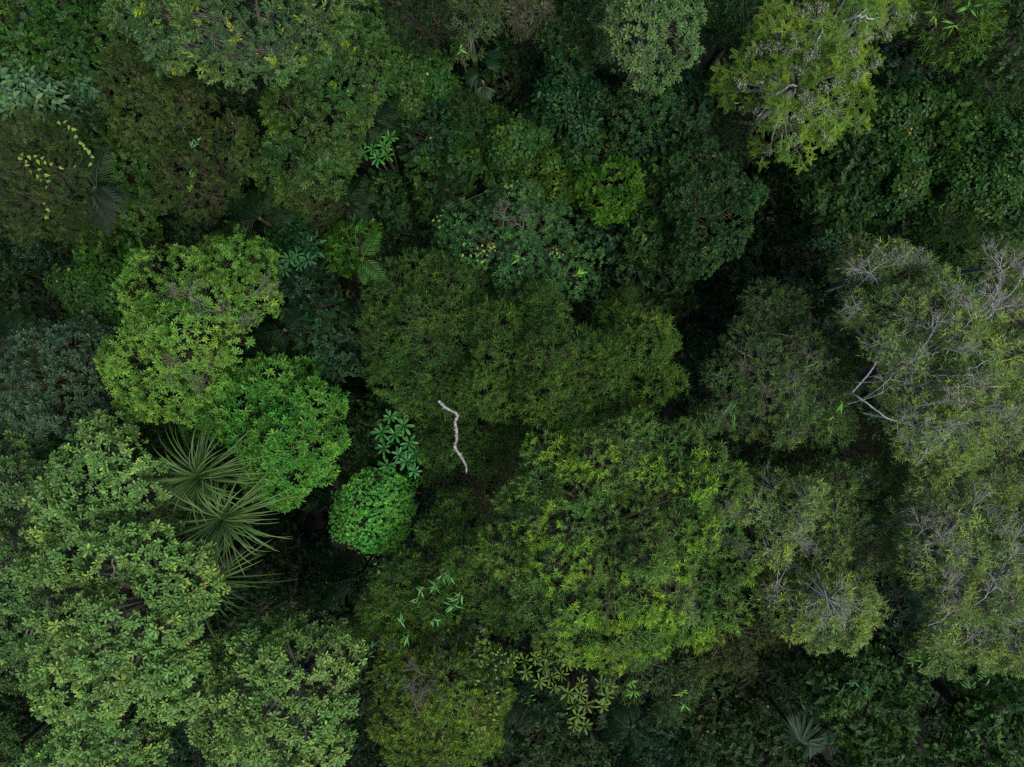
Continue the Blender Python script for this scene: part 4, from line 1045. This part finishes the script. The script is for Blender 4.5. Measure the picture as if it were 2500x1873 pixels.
rosette_plant("dim rosette plant in the shade left of the yellow-green rosette plant", 8, [(1180, 1050), (1235, 965), (1290, 1020), (1330, 1080), (1260, 1110), (1300, 960), (1170, 985)], 7.6, .27, .070, 'rosette_lime', 9)
rosette_plant("teal palmate rosette plant at the upper right of centre", 3, [(960, 1500), (1015, 1560), (960, 1560), (1050, 1480), (1030, 1600), (900, 1540)], 8.0, .25, .07, 'rosette_teal', 8)
rosette_plant("teal rosette plant by the upper right edge of the star-leaved tree", 4, [(1750, 60), (1830, 30), (1900, 70), (1800, 100), (1880, 10), (1950, 40)], 8.6, .27, .085, 'rosette_teal', 9)

# ---------------------------------------------------------------- bamboo shoots poking through crowns
def bamboo(label, r, paths, mat, zlift=.35, ln=.27, wd=.05, nl=5):
    P_ = [[surf(r, x, y, None, zlift) for x, y in path] for path in paths]
    c = P_[0][0]
    root = empty('bamboo_shoot', (c[0], c[1], max(0, c[2] - 1.2)), label, 'bamboo', 'bamboo shoots poking through the canopy')
    ms = leaf_meshes('leaf', 'lance', ln, wd, MAT[mat], (.3, .45, .6, .8), .3, (.15, .35, .55))
    mb = MB()
    for path in P_:
        q = [path[0] + np.array([.1, -.05, -1.2]), path[0] + np.array([.03, 0, -.4])] + path
        tube(mb, smooth_path(q, 4 * len(q)), np.linspace(.011, .004, len(smooth_path(q, 4 * len(q)))), 4)
        h = unit(path[-1] - path[0] + np.array([.001, -.02, 0])) if len(path) > 1 else unit(np.array([random.gauss(0, 1), random.gauss(0, 1), 0]))
        for p in path:
            for i in range(nl + random.randint(-1, 2)):
                d = unit(h * .6 + np.append(rng.normal(0, .75, 2), rng.uniform(-.45, .15)))
                M = Matrix.Translation(tuple(p + rng.normal(0, .035, 3))) @ rot_to(d, (random.gauss(0, .3), random.gauss(0, .3), 1)) @ Matrix.Scale(random.uniform(.7, 1.2), 4)
                put('leaf', random.choice(ms), root, M, place(root))
    mb.build('stem', BARK['grey'], root, True)
bamboo("mint bamboo shoot arching over the crown at bottom centre, longest of them", 8, [[(700, 450), (650, 440), (600, 510), (520, 535), (490, 600)], [(760, 560), (735, 590), (715, 640)]], 'mint')
bamboo("mint bamboo tip left below the longest mint shoot", 8, [[(390, 735)], [(430, 820)]], 'mint')
bamboo("mint bamboo tip right below the longest mint shoot", 8, [[(590, 720)]], 'mint')
bamboo("bright bamboo spray hanging left of the white fork", 6, [[(1030, 790)], [(910, 690)], [(1010, 660)]], 'bamboo')
bamboo("bright bamboo string hanging below the white fork", 6, [[(1045, 940)], [(990, 1025), (970, 1080), (975, 1150)], [(790, 1190)]], 'bamboo')
bamboo("shaded bamboo sprays on the left of the dark willow crown", 6, [[(200, 1110), (215, 1060)], [(360, 1050), (340, 980)], [(150, 1040)]], 'bamboo_dark')
bamboo("shaded bamboo sprays in the middle of the dark willow crown", 6, [[(670, 1110), (660, 1180)], [(665, 820)], [(480, 940)]], 'bamboo_dark')
bamboo("green bamboo tuft at the heart of the loose olive tree", 1, [[(1250, 900)], [(1220, 890)]], 'mint', ln=.22, wd=.04)
bamboo("yellowish bamboo tuft in the lower part of the loose olive tree", 1, [[(1210, 1120)], [(1210, 1190)]], 'bamboo', ln=.2, wd=.04)
bamboo("bamboo tuft standing between the olive trees and the left palm", 1, [[(880, 1490), (890, 1450)], [(760, 1220)]], 'bamboo_dark')
bamboo("bamboo tuft at the right end of the crested tree", 2, [[(1830, 1430), (1810, 1400)], [(2060, 1320)]], 'bamboo_dark')
bamboo("pale bamboo spray on the crested tree", 5, [[(1140, 30)], [(1500, 130)]], 'bamboo')
bamboo("bamboo spray in the slope above the large white-limbed tree", 3, [[(1660, 1300)], [(1630, 1420)]], 'bamboo_dark')
bamboo("yellow-green bamboo sprays at the foot of the silvery shrub", 9, [[(1560, 990), (1520, 970)]], 'bamboo')
bamboo("bamboo sprays over the bushy tree below the fan of white twigs", 9, [[(1130, 1120)], [(1090, 1270)], [(1040, 1180)], [(1200, 1210)]], 'bamboo_dark')
bamboo("bamboo sprays at the left of the bottom right corner tree", 9, [[(1780, 1080)], [(1930, 1280)], [(1950, 1090)], [(1860, 1160)]], 'mint')
bamboo("bamboo tip by the right rim of the round crown at lower right", 9, [[(1310, 820)], [(1360, 800)]], 'bamboo')
bamboo("bamboo tip in front of the lower right fan palm", 9, [[(960, 1510)]], 'bamboo')
bamboo("small teal sprig on the central tree", 5, [[(1190, 990)]], 'bamboo_dark', ln=.18)
bamboo("bamboo leaves left of the yellow-olive tree", 8, [[(185, 950), (200, 900)]], 'mint')
bamboo("bamboo sprays below the tufted tree's lower right rim", 8, [[(1850, 1190)], [(1830, 1130)], [(1210, 1230)]], 'bamboo')
bamboo("yellow leaf sprig left of the dry thicket", 2, [[(760, 330)], [(700, 300)]], 'bamboo', ln=.2)
bamboo("bright bamboo tops in the top right thicket", 3, [[(1950, 20)], [(1850, 40)], [(1640, 90)], [(1760, 150)]], 'bamboo', ln=.3)
bamboo("green bamboo spray at the lower edge near the grey lance-leaved shrub", 9, [[(60, 1270)], [(40, 1180)]], 'bamboo')
bamboo("yellow-green sprig at upper left beside the lemon-tipped column tree", 1, [[(1940, 1070)], [(1860, 1150)], [(1680, 700)]], 'bamboo_dark', ln=.22)

# ---------------------------------------------------------------- vines: every leaf a part
def vine(label, r, nodes, mat, ln, wd, prof='heart', per=1, spread=0.0, lift=.16, ns=1):
    pts = [surf(r, x, y, None, lift) for x, y in nodes]
    c = pts[0]
    root = empty('vine', tuple(c), label, 'vine')
    mb = MB()
    pth = smooth_path(np.array(pts) - np.array([0, 0, .06]), len(pts) * 3)
    tube(mb, pth, np.full(len(pth), .008), 4)
    ms = leaf_meshes('leaf', prof, ln, wd, MAT[mat], (.35, .45, .6, .8), .18, (.1, .25))
    for k, p in enumerate(pts):
        h = pts[min(k + 1, len(pts) - 1)] - pts[max(k - 1, 0)]
        h[2] = 0
        h = unit(h + 1e-6)
        for i in range(per):
            sgn = 1 if (k + i) % 2 else -1
            d = unit(h * .4 + np.array([-h[1], h[0], 0]) * sgn * random.uniform(.5, 1.2) + np.append(rng.normal(0, .25, 2), -.15))
            pos = p + np.append(rng.normal(0, spread, 2), rng.normal(0, spread * .35)) if spread else p
            M = Matrix.Translation(tuple(pos)) @ rot_to(d, (random.gauss(0, .3), random.gauss(0, .3), 1)) @ Matrix.Scale(random.uniform(.75, 1.15), 4)
            put('leaf', random.choice(ms), root, M, place(root))
    mb.build('stem', BARK['brown'], root, True)
vine("lime heart-leaved vine arching down the right of the dense olive tree", 1, [(365, 770), (405, 778), (440, 797), (455, 820), (485, 860), (500, 900), (533, 915), (530, 940), (560, 950), (575, 990), (580, 1035)], 'vine_lime', .125, .095, per=1)
vine("lime vine branch trailing right across the dense olive tree", 1, [(115, 1000), (140, 985), (180, 985), (215, 992), (238, 1012), (262, 1005), (285, 1020), (320, 1045), (375, 1055), (470, 1060)], 'vine_lime', .12, .09, per=1)
vine("lime vine branch falling down the middle of the dense olive tree", 1, [(170, 1018), (160, 1050), (195, 1078), (240, 1076), (240, 1108), (283, 1110), (265, 1135), (297, 1153), (299, 1180)], 'vine_lime', .125, .095, per=1)
vine("short yellow vine tip low on the dense olive tree", 1, [(285, 1290), (295, 1320), (300, 1370)], 'vine_lime', .11, .08, per=1)
vine("lime vine tip at the bottom left edge", 7, [(760, 1580), (735, 1595), (710, 1610), (695, 1630), (670, 1635), (640, 1645), (610, 1655)], 'vine_lime', .14, .08, 'ovate', per=2, spread=.03)
vine("pale leafy vine climbing over the right of the yellow-olive tree", 8, [(880, 850), (900, 880), (930, 900), (860, 900), (850, 960), (880, 1000), (950, 950), (980, 1000), (940, 1060), (970, 1110), (1020, 1030), (1060, 1010), (1100, 990), (900, 1100), (960, 1180), (1000, 1240), (980, 1300), (930, 1260), (940, 1340), (880, 1400), (840, 1180), (900, 1450), (880, 1480), (820, 1220)], 'vine_pale', .11, .065, 'ovate', per=6, spread=.13)
vine("small dry pale vine below the emerald dome", 8, [(165, 300), (175, 330), (200, 345), (220, 370), (235, 400), (245, 430)], 'vine_dry', .09, .05, 'ovate', per=3, spread=.03)
vine("fresh light green leaf flush on the crested tree", 2, [(800, 1560), (850, 1600), (920, 1580), (980, 1560), (890, 1640), (1080, 1190), (620, 1390), (1350, 1610), (1400, 1600)], 'vine_lime', .09, .055, 'ovate', per=6, spread=.1)

# ---------------------------------------------------------------- bare limbs
def grow(mb, p, d, L_, rad, lev, up=.12):
    n = 3
    pts = [np.array(p)]
    dd = unit(np.array(d))
    for i in range(n):
        dd = unit(dd + rng.normal(0, .16, 3) + np.array([0, 0, up * .25]))
        pts.append(pts[-1] + dd * L_ / n)
    tube(mb, pts, np.linspace(rad, rad * .55, n + 1), 3 if lev < 2 else 5)
    if lev > 0:
        for i in range(random.choice((3, 4))):
            k = random.choice((1, 2, 3, 3))
            s = unit(unit(pts[k] - pts[k - 1]) + rng.normal(0, .6, 3) * np.array([1, 1, .3]))
            grow(mb, pts[k], s, L_ * random.uniform(.45, .8), max(.0035, rad * .62), lev - 1, up)

def bare_spray(key, r, x, y, az=None, size=.5, lev=3, bark='pale', rad=.0125, name='bare_branch', lift=.02):
    size *= 1.45
    lift += .10 if bark == 'pale' else 0
    lev += 1
    root, C, Rr, fork = BUILT[key]
    p = surf(r, x, y, [(C, Rr)], lift)
    if az is None:
        d = unit(np.array([p[0], p[1], 0]) * .05 + np.array([random.gauss(0, .5), random.gauss(0, .5), .8]))
    else:
        d = np.array([math.cos(R(az)), math.sin(R(az)), .25])
    mb = MB()
    q = p - d * size * .9 - np.array([0, 0, .55])
    tube(mb, smooth_path([q, p - d * size * .4 - np.array([0, 0, .15]), p], 6), np.linspace(rad * 1.5, rad, 7), 5)
    for i in range(3):
        grow(mb, p, unit(d + rng.normal(0, .45, 3) * np.array([1, 1, .4])), size * .55, rad * .8, lev - 1)
    mb.build(name, BARK[bark], root, True)

def limb(key, r, pts, rads, bark='pale', name='limb', lift=.1, zs=None):
    root, C, Rr, fork = BUILT[key]
    P_ = [zat(r, x, y, zs[i]) if zs else surf(r, x, y, [(C, Rr)], lift) for i, (x, y) in enumerate(pts)]
    if zs is None:
        P_[0] = P_[0] - np.array([0, 0, .3])
        P_[-1] = P_[-1] - np.array([0, 0, .12])
    rads = [a * (.58 if zs else .62) for a in rads]
    q = smooth_path(P_, 5 * len(P_), .005 if zs else .016)
    mb = MB()
    tube(mb, q, np.interp(np.linspace(0, 1, len(q)), np.linspace(0, 1, len(rads)), rads), 8, .1)
    return mb.build(name, BARK[bark], root, True)

KD = "large grey-green tree at the right with forked white limbs"
for x, y, az, s in ((1430, 520, 60, .5), (1620, 500, 80, .5), (1880, 1000, 40, .55), (1600, 1190, 100, .5), (1350, 790, 60, .45), (1720, 590, None, .45), (1180, 360, 150, .4), (1870, 410, 70, .4), (1650, 940, None, .45), (2100, 1050, 30, .35), (1480, 680, None, .4), (1700, 330, 80, .4)):
    bare_spray(KD, 6, x, y, az, s)
limb(KD, 6, [(1060, 885), (1110, 880), (1180, 925), (1270, 990), (1340, 1040), (1400, 1058)], [.05, .046, .042, .036, .032, .022], zs=[11.2, 11.7, 12.0, 12.1, 12.2, 12.0])
limb(KD, 6, [(1110, 880), (1160, 825), (1200, 780), (1235, 735), (1255, 705)], [.046, .044, .042, .034, .02], zs=[11.7, 12.1, 12.4, 12.6, 12.5])
limb(KD, 6, [(1910, 490), (1950, 430), (1990, 380), (2010, 330), (2015, 260)], [.04, .035, .03, .024, .016], lift=.25)
limb(KD, 6, [(1990, 380), (2050, 345), (2110, 325)], [.025, .02, .012], lift=.25)
limb(KD, 6, [(1680, 765), (1780, 770), (1860, 765), (1930, 800)], [.028, .03, .025, .015], lift=.14)
limb(KD, 6, [(1850, 750), (1930, 690), (2000, 650), (2040, 560)], [.028, .022, .02, .01], lift=.14)
limb(KD, 6, [(1500, 850), (1560, 825), (1640, 800)], [.018, .015, .01], lift=.14)
limb(KD, 6, [(1950, 835), (2020, 838), (2090, 840)], [.024, .02, .012], lift=.14)
limb(KD, 6, [(1630, 1075), (1680, 1060), (1740, 1085)], [.022, .02, .01], lift=.14)
for x, y, az, s in ((1400, 1058, -20, .4), (1255, 705, 60, .4), (1300, 880, 30, .45), (1700, 1180, 60, .45), (1800, 830, 20, .4)):
    bare_spray(KD, 6, x, y, az, s)
for x, y, az, s in ((2015, 270, 90, .55), (2000, 330, 130, .45), (2050, 340, 20, .45), (1990, 380, 60, .4)):
    bare_spray(KD, 6, x, y, az, s, 3, lift=.25)
KU = "small grey-green crown with bare white twigs above the large white-limbed tree"
for x, y, az, s in ((1230, 120, 150, .55), (1260, 90, 60, .5), (1480, 110, 100, .5), (1500, 100, 40, .4), (1180, 90, 170, .4)):
    bare_spray(KU, 6, x, y, az, s, lift=.1)
for x, y, az, s in ((2050, 90, 150, .45), (2170, 180, 80, .4), (2100, 90, 40, .4)):
    bare_spray("grey-green twiggy crown on the right edge above the large white-limbed tree", 6, x, y, az, s, lift=.1)
KF = "large hazy grey tree at the lower right edge with white twig sprays"
for x, y, az, s in ((1700, 390, 60, .5), (1880, 20, 80, .45), (2030, 470, 20, .4), (1950, 590, 60, .5), (1690, 540, 100, .45), (2110, 340, 70, .5), (2050, 700, None, .5), (1560, 160, 70, .45), (1620, 240, 30, .45), (1720, 690, 80, .4), (2150, 200, 60, .5), (1840, 860, 70, .4), (2000, 180, None, .45)):
    bare_spray(KF, 9, x, y, az, s)
KC = "round crown with yellow-green right rim and a fan of white twigs"
for x, y, az, s in ((980, 620, -60, .5), (960, 620, -90, .5), (985, 610, -35, .45), (985, 590, 20, .55), (1000, 585, 10, .45), (640, 480, -110, .5), (660, 470, -140, .45), (880, 620, 200, .35)):
    bare_spray(KC, 9, x, y, az, s, 2, rad=.014, lift=.2)
KC2 = "grey-green twiggy crown on the right flank of the tufted tree"
for x, y, az, s in ((740, 200, -20, .5), (720, 200, 10, .5), (750, 210, -45, .45), (600, 460, -100, .5), (700, 390, 40, .4)):
    bare_spray(KC2, 9, x, y, az, s, 2, rad=.009, lift=.08)
KB = "broadest crown, green with bright yellow-green leaf tufts at lower centre"
for r, x, y, az, s in ((9, 300, 120, 80, .45), (9, 320, 180, -45, .5), (8, 1740, 620, 100, .4), (8, 2150, 560, 80, .5), (5, 1870, 1330, 80, .4), (8, 1150, 210, 30, .35), (8, 2060, 500, 100, .4), (9, 30, 560, -80, .4)):
    bare_spray(KB, r, x, y, az, s, 3, 'grey', .010)
KH = "yellow-olive round tree at the bottom edge with a pale vine over it"
for x, y, az, s in ((510, 1200, 60, .45), (500, 1260, 70, .45), (530, 1070, 150, .4), (480, 1280, 100, .4)):
    bare_spray(KH, 8, x, y, az, s, 3, 'grey', .010, lift=.08)
KE = "shaded dark willow crown left of the large white-limbed tree"
for x, y, az, s in ((830, 740, 40, .45), (760, 890, 100, .45), (440, 705, 170, .4), (700, 1160, 40, .4), (530, 800, -80, .4), (720, 520, -20, .4)):
    bare_spray(KE, 6, x, y, az, s, 3, 'grey', .010, lift=.06)
KM = "largest pale green rosette tree filling the lower left"
limb(KM, 7, [(745, 265), (740, 310), (715, 350), (720, 420), (700, 470), (650, 520), (625, 560)], [.03, .035, .035, .04, .045, .05, .05], 'grey', lift=.02)
for x, y, az, s in ((200, 570, 150, .4), (230, 590, 60, .35), (300, 690, 30, .4)):
    bare_spray(KM, 7, x, y, az, s, 2, 'grey', .013, lift=.05)
KJ = "yellow-green star-leaved tree at left, the brightest olive crown"
for x, y, az, s in ((1230, 300, 160, .4), (1600, 250, 20, .45), (1500, 460, 30, .4), (1080, 740, 60, .35), (1220, 790, -30, .35), (1300, 350, -40, .4)):
    bare_spray(KJ, 4, x, y, az, s, 3, 'grey', .010, lift=.05)
KX = "blue-green crested tree just above the central narrow-leaved trees"
for x, y, az, s in ((1040, 1380, 75, .35), (1160, 1440, 70, .35)):
    bare_spray(KX, 2, x, y, az, s, 3, 'grey', .009, lift=.06)
limb("mid green narrow-leaved crown with mint bamboo shoots poking through it", 8, [(690, 735), (690, 775), (688, 815)], [.04, .045, .05], 'brown', lift=.02)

# feathery tree: pale limbs and grey seed clusters
KV = "sunny yellow-green feathery tree with grey seed clusters at the upper right"
limb(KV, 3, [(450, 810), (500, 765), (560, 690), (600, 620), (660, 582), (730, 540), (780, 530)], [.012, .02, .03, .035, .045, .04, .02], lift=.22)
limb(KV, 3, [(482, 875), (466, 835), (470, 800)], [.006, .01, .016], lift=.22)
limb(KV, 3, [(360, 620), (400, 650), (455, 645), (515, 612)], [.012, .03, .03, .02], lift=.2)
limb(KV, 3, [(1090, 100), (1160, 105), (1250, 120), (1330, 80)], [.04, .05, .035, .015], lift=.25)
limb(KV, 3, [(1160, 108), (1185, 75), (1220, 40)], [.035, .025, .015], lift=.25)
limb(KV, 3, [(1160, 105), (1200, 130), (1210, 190)], [.03, .02, .01], lift=.25)
limb(KV, 3, [(880, 310), (905, 240), (940, 165)], [.02, .028, .03], lift=.2)
limb(KV, 3, [(545, 560), (548, 530), (552, 500)], [.05, .06, .06], lift=.05)
limb(KV, 3, [(985, 705), (1030, 698), (1080, 705)], [.015, .012, .008], lift=.15)
sm = []
for k in range(4):
    mb = MB()
    for i in range(46):
        q = unit(rng.normal(size=3)) * rng.uniform(.02, .17) * np.array([1, 1, .6])
        v, f = leaf_geo('ovate', .055, .032, .3, .2)
        mb.add(v @ frame_dir(rng.normal(size=3), rng.normal(size=3)).T + q, f, np.full(len(v), rng.uniform(.3, .8)))
        if i % 3 == 0:
            tube(mb, [q * 1.1, q * .3 - np.array([0, 0, .1])], [.004, .006], 3)
    sm.append(mb.mesh('seed_cluster', MAT['seed']))
root = BUILT[KV][0]
for x, y in ((700, 330), (740, 320), (850, 350), (860, 330), (1200, 240), (1260, 240), (1240, 215), (1480, 110), (1500, 120), (760, 460), (430, 520), (400, 530), (480, 720), (520, 700), (450, 760), (800, 730), (780, 750), (850, 660), (830, 610), (1040, 540), (1060, 580), (1130, 480), (1160, 500), (1230, 440), (1260, 400), (960, 880), (950, 850), (600, 930), (380, 690), (370, 730), (1050, 620), (920, 50), (940, 20), (1350, 210), (1370, 190), (640, 300), (600, 310), (560, 310), (800, 110), (750, 30), (1100, 310), (1130, 330), (760, 890), (940, 570), (740, 240), (520, 300), (460, 350), (1300, 150), (1410, 100), (850, 60)):
    for _ in range(2):
        p = surf(3, x + random.gauss(0, 14), y + random.gauss(0, 14), [BUILT[KV][1:3]], .15)
        M = Matrix.Translation(tuple(p)) @ Matrix.Rotation(random.uniform(0, 6.28), 4, 'Z') @ Matrix.Scale(random.uniform(.6, 1.05), 4)
        put('seed_cluster', random.choice(sm), root, M, place(root))['kind'] = 'stuff'

# ---------------------------------------------------------------- the bleached branch and the fallen log
nodes = [(622, 928), (640, 945), (663, 965), (685, 982), (712, 995), (733, 1005), (742, 1022), (735, 1042), (727, 1062), (731, 1090), (738, 1118), (735, 1145), (739, 1165), (732, 1190), (726, 1212), (735, 1238), (752, 1262), (770, 1288), (785, 1315), (798, 1345), (800, 1385)]
zs = np.linspace(11.0, 10.2, len(nodes))
pp = np.array([zat(5, x, y, z) for (x, y), z in zip(nodes, zs)])
root = empty('dead_branch', (pp[-1][0], pp[-1][1], pp[-1][2]), "bleached bare white branch lying across the dark central crowns", 'branch')
mb = MB()
rad = np.array([.050, .056, .058, .046, .040, .046, .058, .056, .052, .056, .054, .058, .050, .050, .056, .052, .054, .052, .048, .040, .022]) * .76
q = smooth_path(pp, 80)
rq = np.interp(np.linspace(0, 1, len(q)), np.linspace(0, 1, len(rad)), rad) * (1 + .12 * np.sin(np.arange(len(q)) * 1.7) * rng.uniform(.3, 1, len(q)))
tube(mb, q, rq, 9, .12)
mb.build('wood', BARK['white'], root, True)
mb = MB()
for k in (7, 26, 40, 58, 66):
    d = unit(np.array([rng.normal(), rng.normal(), .3]))
    tube(mb, [q[k], q[k] + d * .07, q[k] + d * .10], [.02, .014, .008], 6)
mb.build('broken_stubs', BARK['white'], root, True)

c0, c1 = zat(4, 240, 215, 1.5), zat(4, 410, 215, 1.5)
root = empty('fallen_log', (c0[0], c0[1], 1.2), "greyish fallen log in the dark gap at the left", 'log')
mb = MB()
q = smooth_path([c0, (c0 + c1) / 2 + np.array([0, .05, 0]), c1], 10, .01)
tube(mb, q, np.linspace(.07, .12, len(q)), 9, .1)
mb.build('log', BARK['grey'], root, True)
c = zat(4, 385, 185, 1.9)
root = empty('tree_stump', (c[0], c[1], 0), "tan broken stump at the end of the fallen log", 'stump')
mb = MB()
tube(mb, [(c[0], c[1], -.1), (c[0], c[1], .9), (c[0] - .05, c[1] + .05, 1.9)], [.32, .26, .24], 12, .12)
mb.build('stump', bark_mat('torn_wood', (.14, .10, .07), (.34, .27, .20), 8.0), root, True)
